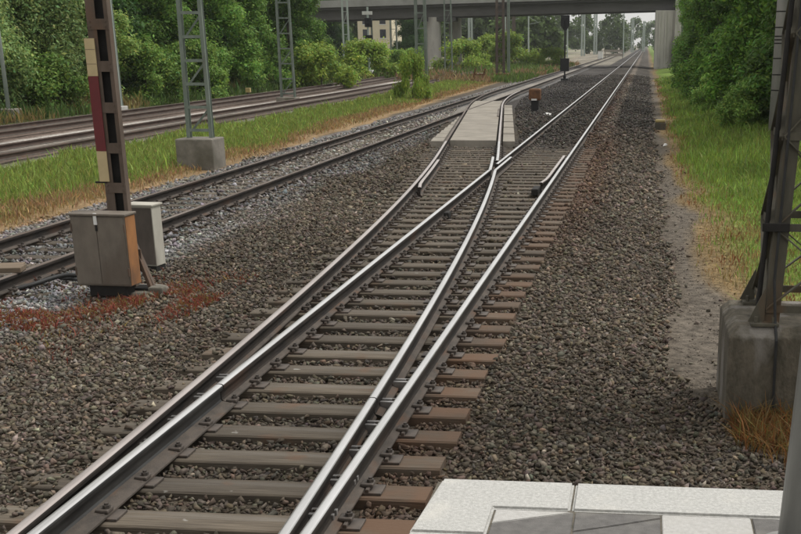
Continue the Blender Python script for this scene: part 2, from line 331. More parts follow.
# ------------------------------------------------------------------ ground
def ground_z(X, Y):
    z = np.full_like(X, -0.075)
    z = np.where(X > -1.1, -0.075 - .12 * sstep(-0.6, .45, X), z)
    z = z + np.where(X > 1.2, .35 * sstep(1.2, 5, X) + .5 * sstep(4, 12, X), 0)
    z = np.where(X < -9.4, -0.075 - .12 * sstep(-9.4, -10.4, -(-X)) if False else -0.075 - .10 * sstep(9.4, 10.4, -X) + .11 * sstep(14.5, 15.8, -X), z)
    z = z + .6 * sstep(24, 34, -X)
    # ballast lies level with the sleepers past the turnout
    z = z + .06 * sstep(34.5, 36.5, Y) * ((X > -4.6) & (X < -1.0))
    z = z + (noise2(X * 1.3, Y * 1.3, 3) - .5) * .03
    return z
def ground_tint(X, Y):
    n = noise2(X * .9, Y * .5, 1); n2 = noise2(X * 2.2, Y * 1.6, 5); n3 = noise2(X * .35, Y * .22, 9)
    C = np.zeros((len(X), 3)); C[:] = (0.092, 0.076, 0.058)
    def mixc(col, k):
        k = np.clip(k, 0, 1)[:, None]; C[:] = C * (1 - k) + np.array(col) * k
    # second track: greyer, lighter stone, palest along its near side
    mixc((0.13, 0.125, 0.12), sstep(6.3, 7.0, -X + (n - .5) * .8) * (X > -10.8))
    pale = np.exp(-((X + 6.75 + (n - .5) * .5) / .42) ** 2) * sstep(24, 12, Y)
    mixc((0.235, 0.23, 0.222), pale * 1.05)
    mixc((0.17, 0.16, 0.15), sstep(9.0, 9.3, -X) * (X > -10.6))
    mixc((0.25, 0.23, 0.20), sstep(18, 34, Y) * np.exp(-((X + 8.12) / .6) ** 6) * .8)
    # dark fine ballast past the turnout
    mixc((0.058, 0.052, 0.045), sstep(30, 37, Y) * ((X > -3.9) & (X < -1.75)))
    mixc((0.060, 0.053, 0.045), sstep(33, 47, Y + (n - .5) * 6) * ((X > -5.2) & (X < .35)))
    mixc((0.055, 0.050, 0.046), sstep(45, 60, Y) * ((X > -7.0) & (X < -3.6)))
    # rusty tint along the main rails
    rust = np.exp(-((X + 1.1) / .35) ** 2) * sstep(14, 24, Y) * sstep(48, 34, Y)
    mixc((0.10, 0.062, 0.042), rust * .7)
    mixc((0.15, 0.125, 0.10), np.exp(-((X + 1.28) / .22) ** 4) * sstep(34, 42, Y) * .8)
    # cinder path right of the ballast
    pe = .42 + (n2 - .5) * .35
    mixc((0.108, 0.092, 0.074), sstep(pe - .15, pe + .12, X) * sstep(8.5, 11.5, Y + (n2 - .5) * 2))
    # grass verge on the right: dry edge then green
    ge = 1.02 + (n - .5) * .5 - .25 * sstep(18, 30, Y)
    mixc((0.17, 0.12, 0.06), sstep(ge - .2, ge + .1, X) * (Y > 9))
    mixc((0.12, 0.175, 0.034), sstep(ge + .25, ge + .7 + .35 * sstep(24, 14, Y), X) * sstep(13, 20, Y + X * 2))
    # grass between second track and the sidings
    gl = 10.35 + (n - .5) * .6 + .02 * np.maximum(Y - 20, 0)
    mixc((0.24, 0.165, 0.09), sstep(gl - .25, gl + .05, -X))
    mixc((0.11, 0.17, 0.035), sstep(gl + .5, gl + 1.5 + n3 * .6, -X))
    # sidings
    bend = -far_bend(Y)
    u = -X - bend
    mixc((0.20, 0.19, 0.155), sstep(15.0, 15.6, u + (n - .5)))
    mixc((0.125, 0.095, 0.078), sstep(15.5, 15.9, u) * sstep(18.2, 17.8, u))
    mixc((0.46, 0.43, 0.39), sstep(17.9, 18.2, u) * sstep(19.7, 19.2, u))
    mixc((0.125, 0.095, 0.078), sstep(19.3, 19.7, u) * sstep(22.5, 22.1, u))
    mixc((0.38, 0.36, 0.32), sstep(22.3, 22.6, u) * sstep(23.8, 23.2, u + (n - .5)))
    mixc((0.075, 0.09, 0.03), sstep(23.3, 24.2, u + (n - .5)))
    # far yard: dry gravel and weeds
    far = sstep(95, 150, Y) * (X < -9.5) * (X > -60)
    mixc((0.17, 0.135, 0.085), far * sstep(.42, .6, n3) * .8)
    mixc((0.22, 0.20, 0.16), sstep(170, 190, Y) * (X < -5.2) * (X > -40) * .8)
    C *= (1 + (noise2(X * .8, Y * .11, 17) - .5) * .7 * sstep(40, 70, Y))[:, None]
    C *= (1 + (noise2(X * .55, Y * .4, 51) - .5) * .34)[:, None]
    return C
def grid_axis(pieces):
    out = []
    for a, b, s_ in pieces: out += list(np.arange(a, b, s_))
    out.append(pieces[-1][1]); return np.array(out)
gx = grid_axis([(-900, -80, 60), (-80, -30, 5), (-30, -12, .6), (-12, 2.6, .16), (2.6, 12, .5), (12, 40, 4), (40, 900, 60)])
gy = grid_axis([(-40, 4, 4), (4, 30, .2), (30, 60, .6), (60, 120, 2), (120, 300, 8), (300, 3000, 150)])
GX, GY = np.meshgrid(gx, gy)
gxf, gyf = GX.ravel(), GY.ravel()
V = np.stack([gxf, gyf, ground_z(gxf, gyf)], 1)
ii = np.arange(len(gx) * len(gy)).reshape(len(gy), len(gx))
F = np.stack([ii[:-1, :-1].ravel(), ii[:-1, 1:].ravel(), ii[1:, 1:].ravel(), ii[1:, :-1].ravel()], 1)
gr = link('ground', np_mesh('ground', V, F, 'ground', ground_tint(gxf, gyf), smooth=True))
tag(gr, 'ballasted railway ground with cinder path and grassy verges', kind='structure')

# ------------------------------------------------------------------ ballast stones (uncountable)
def rock_templates(n, seed):
    r = np.random.default_rng(seed); out = []
    while len(out) < n:
        p = r.normal(size=(7 + len(out) % 3, 3)); p /= np.linalg.norm(p, axis=1)[:, None]; p *= r.uniform(.75, 1.4, (len(p), 1)) * np.array([1, .78, .62])
        bm = bmesh.new()
        for q in p: bm.verts.new(q)
        bmesh.ops.convex_hull(bm, input=bm.verts[:])
        for v in [v for v in bm.verts if not v.link_faces]: bm.verts.remove(v)
        bmesh.ops.triangulate(bm, faces=bm.faces[:]); bm.verts.index_update()
        out.append((np.array([v.co[:] for v in bm.verts]), np.array([[v.index for v in f.verts] for f in bm.faces]))); bm.free()
    return out
ROCKS = rock_templates(12, 3)
def rand_rot(n, r):
    q = r.normal(size=(n, 4)); q /= np.linalg.norm(q, axis=1)[:, None]; a, b, c, d = q.T
    return np.stack([1 - 2 * (c * c + d * d), 2 * (b * c - a * d), 2 * (b * d + a * c), 2 * (b * c + a * d), 1 - 2 * (b * b + d * d), 2 * (c * d - a * b),
                     2 * (b * d - a * c), 2 * (c * d + a * b), 1 - 2 * (b * b + c * c)], 1).reshape(n, 3, 3)
def stones(P, S, T, r):
    VV, FF, TT = [], [], []; off = 0; which = r.integers(0, len(ROCKS), len(P))
    for k, (rv, rf) in enumerate(ROCKS):
        idx = np.where(which == k)[0]
        if not len(idx): continue
        R = rand_rot(len(idx), r)
        v = np.einsum('nij,vj->nvi', R, rv) * S[idx][:, None, None] * np.array([1, 1, .8]) + P[idx][:, None, :]
        VV.append(v.reshape(-1, 3)); TT.append(np.repeat(T[idx], len(rv), 0))
        FF.append((rf[None] + (np.arange(len(idx)) * len(rv))[:, None, None] + off).reshape(-1, 3)); off += len(idx) * len(rv)
    return np.concatenate(VV), np.concatenate(FF), np.concatenate(TT)
def view_left(Y): return -0.565 * Y - .1
def view_right(Y): return .125 * Y + .25
SLA = np.array(SL_Y); SL2A = np.array(SL2_Y)
def scatter(y0, y1, pitch, size, r):
    nx = int(14 / pitch); ny = int((y1 - y0) / pitch)
    X, Y = np.meshgrid(-12 + (np.arange(nx) + .5) * pitch, y0 + (np.arange(ny) + .5) * pitch)
    X = (X + r.uniform(-.5, .5, X.shape) * pitch).ravel(); Y = (Y + r.uniform(-.5, .5, Y.shape) * pitch).ravel()
    keep = (X > view_left(Y) - 1.3) & (X < np.minimum(view_right(Y) + .8, 1.9))
    # bounds of the stone bed
    n = noise2(X * 2.2, Y * 1.6, 5); nl = noise2(X * .9, Y * .5, 1)
    edge = .38 + (n - .5) * .30 + .9 * sstep(10.6, 8.5, Y)
    keep &= (X < edge) | (r.random(X.shape) < .012 * (X < 1.1))
    keep &= X > -10.35 + (nl - .5) * .6
    keep &= ~((X > -1.0) & (Y < 5.0))
    # off the bearers (with strays lying on them) and off the rails
    lo = np.minimum(-3.83, xcl(Y) - .50) - .0
    dY = np.abs(Y[:, None] - SLA[None, :]).min(1)
    on = (dY < .150) & (X > lo - .02) & (X < -1.29) & (Y < SLA[-1] + .3)
    buried = on & (X < lo + .16 + .1 * r.random(X.shape)) & (r.random(X.shape) < .35)
    keep &= ~on | buried
    dY2 = np.abs(Y[:, None] - SL2A[None, :]).min(1)
    on2 = (dY2 < .14) & (X > -9.3) & (X < -6.9) & (Y < SL2A[-1])
    keep &= ~on2 | (r.random(X.shape) < np.where(X > -7.37, .75, .10))
    for rx in (lambda y: XL, lambda y: XR, xcl, xcr, lambda y: T2L, lambda y: T2R):
        keep &= np.abs(X - rx(Y)) > .10
    keep &= ~((Y > 34.4) & (X > xcl(Y) - .6) & (X < xcr(Y) + .6))
    X, Y, on = X[keep], Y[keep], (on | on2)[keep]
    lo = np.minimum(-3.83, xcl(Y) - .50)
    S = size * .84 * np.minimum(r.lognormal(0, .33, len(X)), 1.75) * (1 - .2 * sstep(44, 66, Y))
    between = (X > lo) & (X < -1.3) & (Y < SLA[-1])
    g = ground_z(X, Y)
    Z = g + S * r.uniform(.1, .75, len(X)) + np.where(between, .022, .035 * sstep(-.2, -1.0, X) + 0.0)
    Z = np.where(on, .0 + S * .35, Z)
    T = ground_tint(X, Y) * (1.16 * r.lognormal(0, .30, len(X)))[:, None]
    T *= 1 + r.normal(0, .05, (len(X), 3)) + np.array([.04, 0, -.04]) * r.normal(0, 1, len(X))[:, None]
    pale = r.random(len(X)) < .018; T[pale] = T[pale] * 2.0
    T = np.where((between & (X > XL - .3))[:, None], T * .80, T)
    # rail rust on stones close to the main rails
    k = (np.exp(-((X + 1.62) / .35) ** 2) * .55 * (nl[keep] * 1.3))[:, None]; T = T * (1 - k) + np.array([.115, .058, .034]) * k
    T = np.clip(T, .012, .7)
    return np.stack([X, Y, Z], 1), S, T
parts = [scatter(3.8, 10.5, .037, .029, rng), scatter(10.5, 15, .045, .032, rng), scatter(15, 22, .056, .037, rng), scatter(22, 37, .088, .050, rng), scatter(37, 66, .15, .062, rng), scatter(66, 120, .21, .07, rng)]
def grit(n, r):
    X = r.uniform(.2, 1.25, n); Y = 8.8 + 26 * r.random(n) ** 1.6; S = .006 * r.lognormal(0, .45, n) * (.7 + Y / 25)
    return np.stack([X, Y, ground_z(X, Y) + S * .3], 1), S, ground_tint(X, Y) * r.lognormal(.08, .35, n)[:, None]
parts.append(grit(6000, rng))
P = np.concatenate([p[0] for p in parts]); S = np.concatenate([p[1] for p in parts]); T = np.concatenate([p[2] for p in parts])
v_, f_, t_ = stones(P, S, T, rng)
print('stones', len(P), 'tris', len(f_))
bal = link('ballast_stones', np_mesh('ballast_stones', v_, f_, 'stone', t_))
tag(bal, 'loose brown-grey ballast stones around the tracks', 'ballast', kind='stuff')

# ------------------------------------------------------------------ rails, sleepers
def rail_profile(fl=.07, fr=.07, head=.0355, lower=0.0):
    h = RZ - lower; b = .022
    half = [(head, h - .042), (head + .001, h - .020), (head - .003, h - .011), (head - .010, h - .0045), (head - .020, h - .0012)]
    # (x, z) anticlockwise from the bottom left of the foot
    return [(-fl, b), (fr, b), (fr, b + .012), (.018, b + .030), (.009, b + .045), (.009, h - .052)] + half + [(0, h)] + \
           [(-x, z) for x, z in half[::-1]] + [(-.009, h - .052), (-.009, b + .045), (-.018, b + .030), (-fl, b + .012)]
def rail(name, xf, y0, y1, parent, top='rail_top', side='rail_side', step=.6, prof=None, label=None):
    prof = prof or rail_profile()
    n = max(2, int((y1 - y0) / step) + 1); ys = np.linspace(y0, y1, n); k = len(prof)
    xs = np.array([float(xf(y)) for y in ys])
    b = MB(); b.v = [(x + px_, y, z) for x, y in zip(xs, ys) for px_, z in prof]
    kind = {j: 1 for j in range(8, 14)}; kind.update({2: 2, 18: 2, 1: 2})
    for i in range(n - 1):
        for j in range(k):
            j2 = (j + 1) % k
            b.f.append((i * k + j, (i + 1) * k + j, (i + 1) * k + j2, i * k + j2)); b.m.append(kind.get(j, 0))
    for e in (0, n - 1): b.add([b.v[e * k + j] for j in range(k)], [tuple(range(k)) if e == 0 else tuple(range(k - 1, -1, -1))], 0)
    o = b.build(name, [side, top, 'rail_foot'], parent)
    me = o.data; mi = np.zeros(len(me.polygons), dtype=np.int32); me.polygons.foreach_get('material_index', mi)
    me.polygons.foreach_set('use_smooth', mi == 1)
    if label: o['label'] = label
    return o
def chamfer_beam(x0, x1, wy, z0, z1, c=.012, r=None):
    b = MB(); sec = [(-wy / 2, z0), (wy / 2, z0), (wy / 2, z1 - c), (wy / 2 - c, z1), (-wy / 2 + c, z1), (-wy / 2, z1 - c)]
    n = max(2, int((x1 - x0) / .5)); vs_ = []
    for i in range(n + 1):
        x = x0 + (x1 - x0) * i / n; j = (r.uniform(-.006, .006, 2) if r is not None else (0, 0))
        vs_ += [(x, y + j[0], z + (j[1] * .4 if z > z0 else 0)) for y, z in sec]
    fs = [tuple(range(5, -1, -1)), tuple(range(n * 6, n * 6 + 6))]
    for i in range(n):
        for k in range(6): fs.append((i * 6 + k, i * 6 + (k + 1) % 6, (i + 1) * 6 + (k + 1) % 6, (i + 1) * 6 + k))
    b.add(vs_, fs); return b
def plate_mesh():
    b = MB(); b.box(-.19, .19, -.085, .085, 0, .018, bev=.004)
    for sx in (-1, 1): b.box(sx * .098 - .012, sx * .098 + .012, -.083, .083, .0175, .040, bev=.003)   # ribs
    return b
def clip_mesh():
    b = MB()
    b.box(.045, .13, -.045, .045, .036, .062, bev=.008)
    b.tube([(.105, 0, .03), (.105, 0, .095)], .013, 6); b.tube([(.105, 0, .060), (.105, 0, .082)], .024, 6)
    return b
def clips(x, parent, dy=0., dz=.001):
    for rz in (0, math.pi):
        c = link('rail_clip', CLIP, parent, (x, dy, dz)); c.rotation_euler.z = rz
def to_mesh(b, name, mats):
    o = b.build(name, mats); me = o.data; bpy.data.objects.remove(o); return me
PLATE = to_mesh(plate_mesh(), 'base_plate', 'plate_steel'); CLIP = to_mesh(clip_mesh(), 'rail_clip', 'plate_steel')
sb_ = MB()
sb_.box(-.095, .095, -.05, .05, 0, .02)
for dy in (-.04, .04): sb_.box(-.094, .094, dy - .016, dy + .016, .01, .085, bev=.003)
SLIDE = to_mesh(sb_, 'slide_chair', 'slide_steel')

turnout = thing('railway_turnout', 'nearest turnout, four converging rails on dark bearers left of the platform', 'turnout', (0, 6, 0))
def under(parent, o):
    o.parent = parent; o.matrix_parent_inverse = Matrix.Identity(4); o.location = Vector(o.location) - Vector(parent.location); return o
r2 = np.random.default_rng(11)
for i, Y in enumerate(SL_Y):
    x0, x1 = sleeper_span(Y)
    s_ = chamfer_beam(x0 + r2.uniform(-.04, .04), x1 + r2.uniform(-.02, .02), .265, -.17, 0, r=r2).build('sleeper', 'sleeper', turnout, (0, Y - 6, 0))
    s_.rotation_euler.z = r2.uniform(-.004, .004)
    xs = [XL, XR, float(xcl(Y)), float(xcr(Y))]
    for k, x in enumerate(xs):
        if k >= 2 and abs(x - xs[k - 2]) < .36 and Y < 18: continue
        if 25.5 < Y < 29.5 and k in (0, 3): continue
        pl = link('base_plate', PLATE, s_, (x, 0, .001)); pl.rotation_euler.z = r2.uniform(-.03, .03)
        clips(x, s_, r2.uniform(-.02, .02))
    if Y < 9.5:
        link('slide_chair', SLIDE, s_, ((float(xcl(Y)) + XL) / 2 - .02, r2.uniform(-.01, .01), .002))
        link('slide_chair', SLIDE, s_, ((float(xcr(Y)) + XR) / 2 + .0, r2.uniform(-.01, .01), .002))
BLW = rail_profile(fl=.03, fr=.13, lower=.0)
BLR = rail_profile(fl=.08, fr=.03, lower=.003)
STK = rail_profile(fl=.07, fr=.045, lower=.003)
STR = rail_profile(fl=.045, fr=.075)
def T6(o): return under(turnout, o)
for o in (rail('stock_rail', xcl, 3.6, 34.2, None, 'rail_top_brown', prof=STK),
          rail('stock_rail', lambda y: XR, 3.6, 34.2, None, prof=STR),
          rail('switch_blade', lambda y: XL, 3.6, 8.85, None, side='rail_side_grey', prof=BLW),
          rail('closure_rail', lambda y: XL, 8.87, 26.1, None),
          rail('switch_blade', xcr, 3.6, 8.6, None, prof=BLR),
          rail('closure_rail', xcr, 8.62, 26.1, None, prof=rail_profile(lower=.003)),
          rail('wing_rail', lambda y: float(xcr(y)) - .115, 26.12, 29.3, None, prof=rail_profile(lower=.001)),
          rail('wing_rail', lambda y: XL + .125, 26.12, 29.3, None, prof=rail_profile(lower=.002)),
          rail('frog_nose', lambda y: XL, 27.5, 34.2, None),
          rail('frog_nose', xcr, 28.35, 34.2, None, prof=rail_profile(lower=.003)),
          rail('guard_rail', lambda y: XR - .115 - .06 * max(0, 24.4 - y) / .8, 23.6, 29.6, None, 'rail_top_brown', prof=rail_profile(.05, .03, lower=-.012)),
          rail('guard_rail', lambda y: float(xcl(y)) + .115 + .06 * max(0, 23.4 - y) / .8, 22.6, 28.3, None, 'rail_top_brown', prof=rail_profile(.03, .05, lower=-.012))):
    T6(o)
# spacer blocks seen between guard rail and running rail, rail joints
bk = MB(); bk.box(XR - .30, XR - .17, 22.9, 23.5, .02, .15, bev=.02); T6(bk.build('lubricator_box', 'steel_black'))
bk = MB(); bk.box(XL + .06, XL + .15, 19.6, 19.85, .02, .13, bev=.02); T6(bk.build('joint_clamp', 'steel_black'))

main = thing('railway_track', 'straight main track running on under the bridge beyond the turnout', 'railway track', (0, 34.2, 0))
for x in (XL, XR): under(main, rail('rail', lambda y, x=x: x + .0, 34.22, 900, None, step=8))
SLM = to_mesh(chamfer_beam(-1.25, 1.25, .26, -.17, 0, r=r2), 'sleeper', 'sleeper_oily')
for i in range(75):
    under(main, link('sleeper', SLM, None, ((XL + XR) / 2 + r2.uniform(-.03, .03), SL_Y[-1] + .6 * (i + 1), -.004 + r2.uniform(-.006, .006))))

xo = thing('crossover_track', 'rusty curved connecting track between main track and second track', 'railway track', (-5.5, 34.2, 0))
under(xo, rail('rail', xcl, 34.22, 74, None, 'rail_top_rusty', prof=rail_profile(lower=.003)))
under(xo, rail('rail', xcr, 34.22, 73, None, 'rail_top_brown', prof=rail_profile(lower=.003)))
under(xo, rail('guard_rail', lambda y: float(xcr(y)) - .12, 46.5, 52, None, 'rail_top_rusty', prof=rail_profile(.04, .03)))

tr2 = thing('railway_track', 'second track with weathered sleepers behind the rusty post and cabinets', 'railway track', (-8.1, 12, 0))
for x in (T2L, T2R): under(tr2, rail('rail', lambda y, x=x: x, 9.5, 700, None, 'rail_top_rusty', step=6))
for i, Y in enumerate(SL2_Y):
    s_ = under(tr2, chamfer_beam(-9.42, -6.86, .25, -.17, -.005, r=r2).build('sleeper', 'sleeper', None, (0, Y, 0)))
    if Y < 34:
        for x in (T2L, T2R):
            link('base_plate', PLATE, s_, (x, 0, -.004)); clips(x, s_, 0, -.004)

mat('rail_side_rust', (0.05, 0.034, 0.027), (0.09, 0.062, 0.05), 3, (2, .5, 2), rough=0.9)
def siding(label, f, y0, y1, top):
    t = thing('railway_track', label, 'railway track', (float(f(30)), 25, 0))
    for dx in (-.75, .75): under(t, rail('rail', lambda y, dx=dx: float(f(y)) + dx, y0, y1, None, top, 'rail_side_rust', step=3))
    return t
sd3 = siding('rusty siding track nearest the grass verge on the left', t3, 18, 420, 'rail_foot')
sd4 = siding('rusty siding track along the foot of the left-hand trees', t4, 22, 420, 'rail_foot')
# ------------------------------------------------------------------ crossing slabs
cs = thing('crossing_slabs', 'pale concrete crossing slabs laid between the crossover rails', 'crossing', (-5, 35, 0))
def ribbon(o0, o1, y0, y1, z0, z1, parent, name='slab', xf=cross_x, m='panel_concrete', dy=.0):
    n = max(2, int((y1 - y0) / .8)); ys = np.linspace(y0, y1, n + 1); b = MB(); vs_ = []
    for y in ys:
        x = float(xf(y)); vs_ += [(x + o0, y, z0), (x + o1, y, z0), (x + o1, y, z1), (x + o0, y, z1)]
    fs = [(0, 1, 2, 3), (n * 4 + 3, n * 4 + 2, n * 4 + 1, n * 4)]
    for i in range(n):
        for k in range(4): fs.append((i * 4 + k, (i + 1) * 4 + k, (i + 1) * 4 + (k + 1) % 4, i * 4 + (k + 1) % 4))
    b.add(vs_, fs); return under(parent, b.build(name, m))
y = 34.7
while y < 57:
    L_ = 3.6
    ribbon(-.66, .66, y, y + L_ - .03, -.05, .165 + r2.uniform(-.004, .004), cs); y += L_
y = 34.7
while y < 55:
    L_ = 1.5
    if y < 45.5: ribbon(-1.22 + .03 * (y - 34.7), -.86, y, y + L_ - .04, -.05, .15 + r2.uniform(-.015, .01), cs)
    ribbon(.86, 1.20, y, y + L_ - .05, -.05, .15 + r2.uniform(-.015, .012), cs); y += L_
# ------------------------------------------------------------------ platform
plat = bpy.data.objects.new('platform', None); COL.objects.link(plat); plat.location = (0, 4, 0)
tag(plat, 'end of the station platform edged with white slabs', kind='structure')
PZ = .95
def P6(o): return under(plat, o)
b = MB(); b.box(-.80, 5, -3, 4.78, -.3, PZ - .12); P6(b.build('platform_wall', 'concrete'))
b = MB(); b.box(-.845, 5, -3, 4.815, PZ - .119, PZ - .012); P6(b.build('bedding', 'joint_sand'))
def slab(poly, name, m, z1=PZ, z0=PZ - .10, bev=.006):
    bm = bmesh.new(); vv = [bm.verts.new((x, y, z0)) for x, y in poly]; f = bm.faces.new(vv)
    r = bmesh.ops.extrude_face_region(bm, geom=[f]); 
    for v in [g for g in r['geom'] if isinstance(g, bmesh.types.BMVert)]: v.co.z = z1
    bmesh.ops.recalc_face_normals(bm, faces=bm.faces[:])
    ed = [e for e in bm.edges if all(abs(v.co.z - z1) < 1e-5 for v in e.verts)] + [e for e in bm.edges if abs(e.verts[0].co.z - e.verts[1].co.z) > .01]
    bmesh.ops.bevel(bm, geom=ed, offset=bev, segments=2, affect='EDGES')
    me = bpy.data.meshes.new(name); bm.to_mesh(me); bm.free(); me.materials.append(M[m]); return P6(link(name, me))
slab([(-.862, 4.235), (-.562, 4.235), (-.562, 4.515), (-.252, 4.515), (-.252, 4.832), (-.826, 4.832)], 'edge_slab', 'slab_white', bev=.010)
slab([(-.244, 4.515), (.760, 4.512), (.760, 4.826), (-.244, 4.830)], 'edge_slab', 'slab_white', bev=.010)
slab([(.768, 4.512), (1.77, 4.512), (1.77, 4.826), (.768, 4.826)], 'edge_slab', 'slab_white', bev=.010)
for k in range(4): slab([(-.87, 3.225 - k), (-.562, 3.225 - k), (-.562, 4.227 - k), (-.864, 4.227 - k)], 'edge_slab', 'slab_white', bev=.010)
Q = PZ - .006
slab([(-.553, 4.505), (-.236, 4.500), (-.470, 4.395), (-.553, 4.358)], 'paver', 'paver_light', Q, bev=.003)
slab([(-.553, 4.352), (-.470, 4.389), (-.236, 4.494), (-.236, 4.16), (-.553, 4.16)], 'paver', 'paver_dark', Q, bev=.003)  # tile split on a diagonal, the lower piece darker
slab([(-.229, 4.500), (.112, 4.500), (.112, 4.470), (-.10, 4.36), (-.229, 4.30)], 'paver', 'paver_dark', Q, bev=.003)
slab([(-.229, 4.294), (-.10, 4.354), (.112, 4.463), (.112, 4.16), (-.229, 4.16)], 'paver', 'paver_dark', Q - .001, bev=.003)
slab([(.119, 4.503), (.470, 4.503), (.470, 4.16), (.119, 4.16)], 'paver', 'paver_light', Q, bev=.003)
slab([(.477, 4.503), (.815, 4.503), (.815, 4.16), (.477, 4.16)], 'paver', 'paver_dark', Q, bev=.003)
for r_ in range(1, 4):
    for k in range(5): slab([(-.553 + k * .345, 4.155 - r_ * .345), (-.215 + k * .345, 4.155 - r_ * .345), (-.215 + k * .345, 4.493 - r_ * .345), (-.553 + k * .345, 4.493 - r_ * .345)], 'paver', 'paver_dark' if (k + r_) % 2 else 'paver_light', Q, bev=.003)

# lamp pole
lp = thing('lamp_post', 'grey galvanised round pole standing on the platform end', 'pole', (.608, 4.22, PZ - .006))
lp.rotation_euler = (0, RAD(2.4), 0)
b = MB(); b.tube([(0, 0, .0), (0, 0, 2.2), (0, 0, 4.4)], [.064, .060, .052], 24); b.build('pole', 'galv', lp, smooth=True)
b = MB(); b.tube([(0, 0, 0), (0, 0, .02)], .12, 20); b.build('flange', 'galv', lp)
b = MB(); b.box(-.045, .045, -.0665, -.058, .55, .95, bev=.004); b.build('access_door', 'galv', lp)
b = MB(); b.tube([(0, 0, 4.4), (-.1, 0, 4.55), (-.6, 0, 4.65)], .035, 10); b.box(-1.1, -.55, -.12, .12, 4.60, 4.70, bev=.02); b.build('lamp_head', 'galv', lp)

# ------------------------------------------------------------------ rusty post with its board and the two cabinets
post = thing('lattice_post', 'rusty brown riveted steel post with ladder-like openings beside second track', 'post', (-6.045, 13.5, -.06))
PH = 5.2
def channel(x, s):     # U section, web outside
    b = MB(); b.box(min(x, x + s * .012), max(x, x + s * .012), -.05, .05, 0, PH)
    fw = .105 if s > 0 else .045
    b.box(min(x + s * .0125, x + s * fw), max(x + s * .0125, x + s * fw), -.05, -.040, 0, PH)
    b.box(min(x + s * .0125, x + s * .07), max(x + s * .0125, x + s * .07), .040, .05, 0, PH); return b
channel(-.125, 1).build('channel', 'steel_rust', post); channel(.125, -1).build('channel', 'steel_rust', post)
b = MB(); b.box(-.112, .112, .028, .038, .2, PH); b.build('shade_sheet', 'steel_black', post)  # black sheet added to paint the shaded inside of the ladder openings
for k in range(12):
    z = .30 + k * .445; b = MB(); b.box(-.120, .120, -.058, -.0505, z, z + .115)
    for sx in (-.09, .09):
        for dz in (.03, .085): b.tube([(sx, -.056, z + dz), (sx, -.066, z + dz)], .011, 6)
    b.build('batten_plate', 'steel_rust', post)
b = MB(); b.bar((.08, -.10, .9), (.36, -.14, .06), .05, .04); b.bar((.06, -.01, .85), (.34, -.02, .06), .05, .04)
b.bar((.17, -.125, .50), (.26, -.125, .50), .02, .11); b.build('brace', 'steel_rust', post)
b = MB(); b.box(.14, .44, -.19, .0, .05, .11, bev=.01); b.box(-.2, .2, -.14, .14, -.02, .09, bev=.01); b.build('base_plate', 'steel_black', post)
b = MB(); b.tube([(.2, -.05, -.05), (.2, -.05, .08)], [.36, .30], 14); b.build('footing', 'concrete', post)
b = MB(); b.box(.34, .52, -.24, -.10, -.02, .13, bev=.02); b.build('footing_stone', 'concrete', post)
bd = thing('mast_board', 'narrow upright cream and dark red board fixed to rusty post', 'sign', (-6.155, 13.435, 1.26))
for z0, z1, m in ((0, .338, 'board_cream'), (.34, 1.158, 'board_red'), (1.16, 1.56, 'board_cream')):
    b = MB(); b.box(-.058, .058, -.012, 0, z0, z1); b.build('panel', m, bd)
b = MB(); b.box(-.056, .056, -.0135, -.0123, 1.285, 1.29); b.box(-.056, .056, -.0135, -.0123, 1.44, 1.445); b.build('seam', 'steel_rust', bd)
b = MB(); b.box(-.12, .02, .0005, .03, -.02, .0, bev=.003); b.build('bracket', 'steel_black', bd)

cab = thing('cabinet', 'weathered grey metal cabinet with rust-orange side on rusty post', 'cabinet', (-6.115, 13.20, .12), RAD(-3))
b = MB(); b.box(-.33, .33, -.15, .10, 0, .80, bev=.008); b.build('body', 'cabinet_grey', cab)
b = MB(); b.box(.3305, .336, -.142, .092, .01, .79); b.build('side_panel', 'cabinet_rust', cab)['label'] = 'rust-orange side panel'
b = MB(); b.box(-.36, .35, -.18, .115, .801, .825, bev=.005); b.build('lid', 'cabinet_grey', cab)
b = MB(); b.box(-.315, -.02, -.158, -.1505, .02, .785, bev=.002); b.build('door', 'cabinet_grey', cab)
b = MB(); b.box(-.012, .315, -.158, -.1505, .02, .785, bev=.002); b.build('door', 'cabinet_grey', cab)
b = MB(); b.box(-.035, .005, -.175, -.1585, .70, .83, bev=.004); b.build('latch', 'white_paint', cab)
b = MB(); b.box(-.025, .0, -.172, -.1586, .63, .695, bev=.003); b.build('padlock', 'steel_black', cab)
b = MB(); b.box(-.2, .25, -.12, .08, -.12, -.001); b.build('plinth', 'steel_black', cab)
for z in (.12, .62):
    for x in (-.322, .322):
        b = MB(); b.tube([(x, -.160, z), (x, -.160, z + .09)], .011, 8); b.build('hinge', 'steel_rust', cab)
cab2 = thing('cabinet', 'off-white metal cabinet mounted behind the rusty post', 'cabinet', (-6.22, 14.85, .05), RAD(-6))
b = MB(); b.box(-.30, .06, -.12, .12, 0, .76, bev=.008); b.build('body', 'cabinet_white', cab2)
b = MB(); b.box(-.29, .05, -.126, -.1205, .02, .74, bev=.002); b.build('door', 'cabinet_shaded', cab2)  # shade of the cabinet front is put into this dark colour
b = MB(); b.box(-.33, .08, -.15, .14, .761, .785, bev=.005); b.build('lid', 'cabinet_white', cab2)
b = MB(); b.box(-.2, .05, -.12, .12, -.14, -.001); b.build('plinth', 'steel_black', cab2)
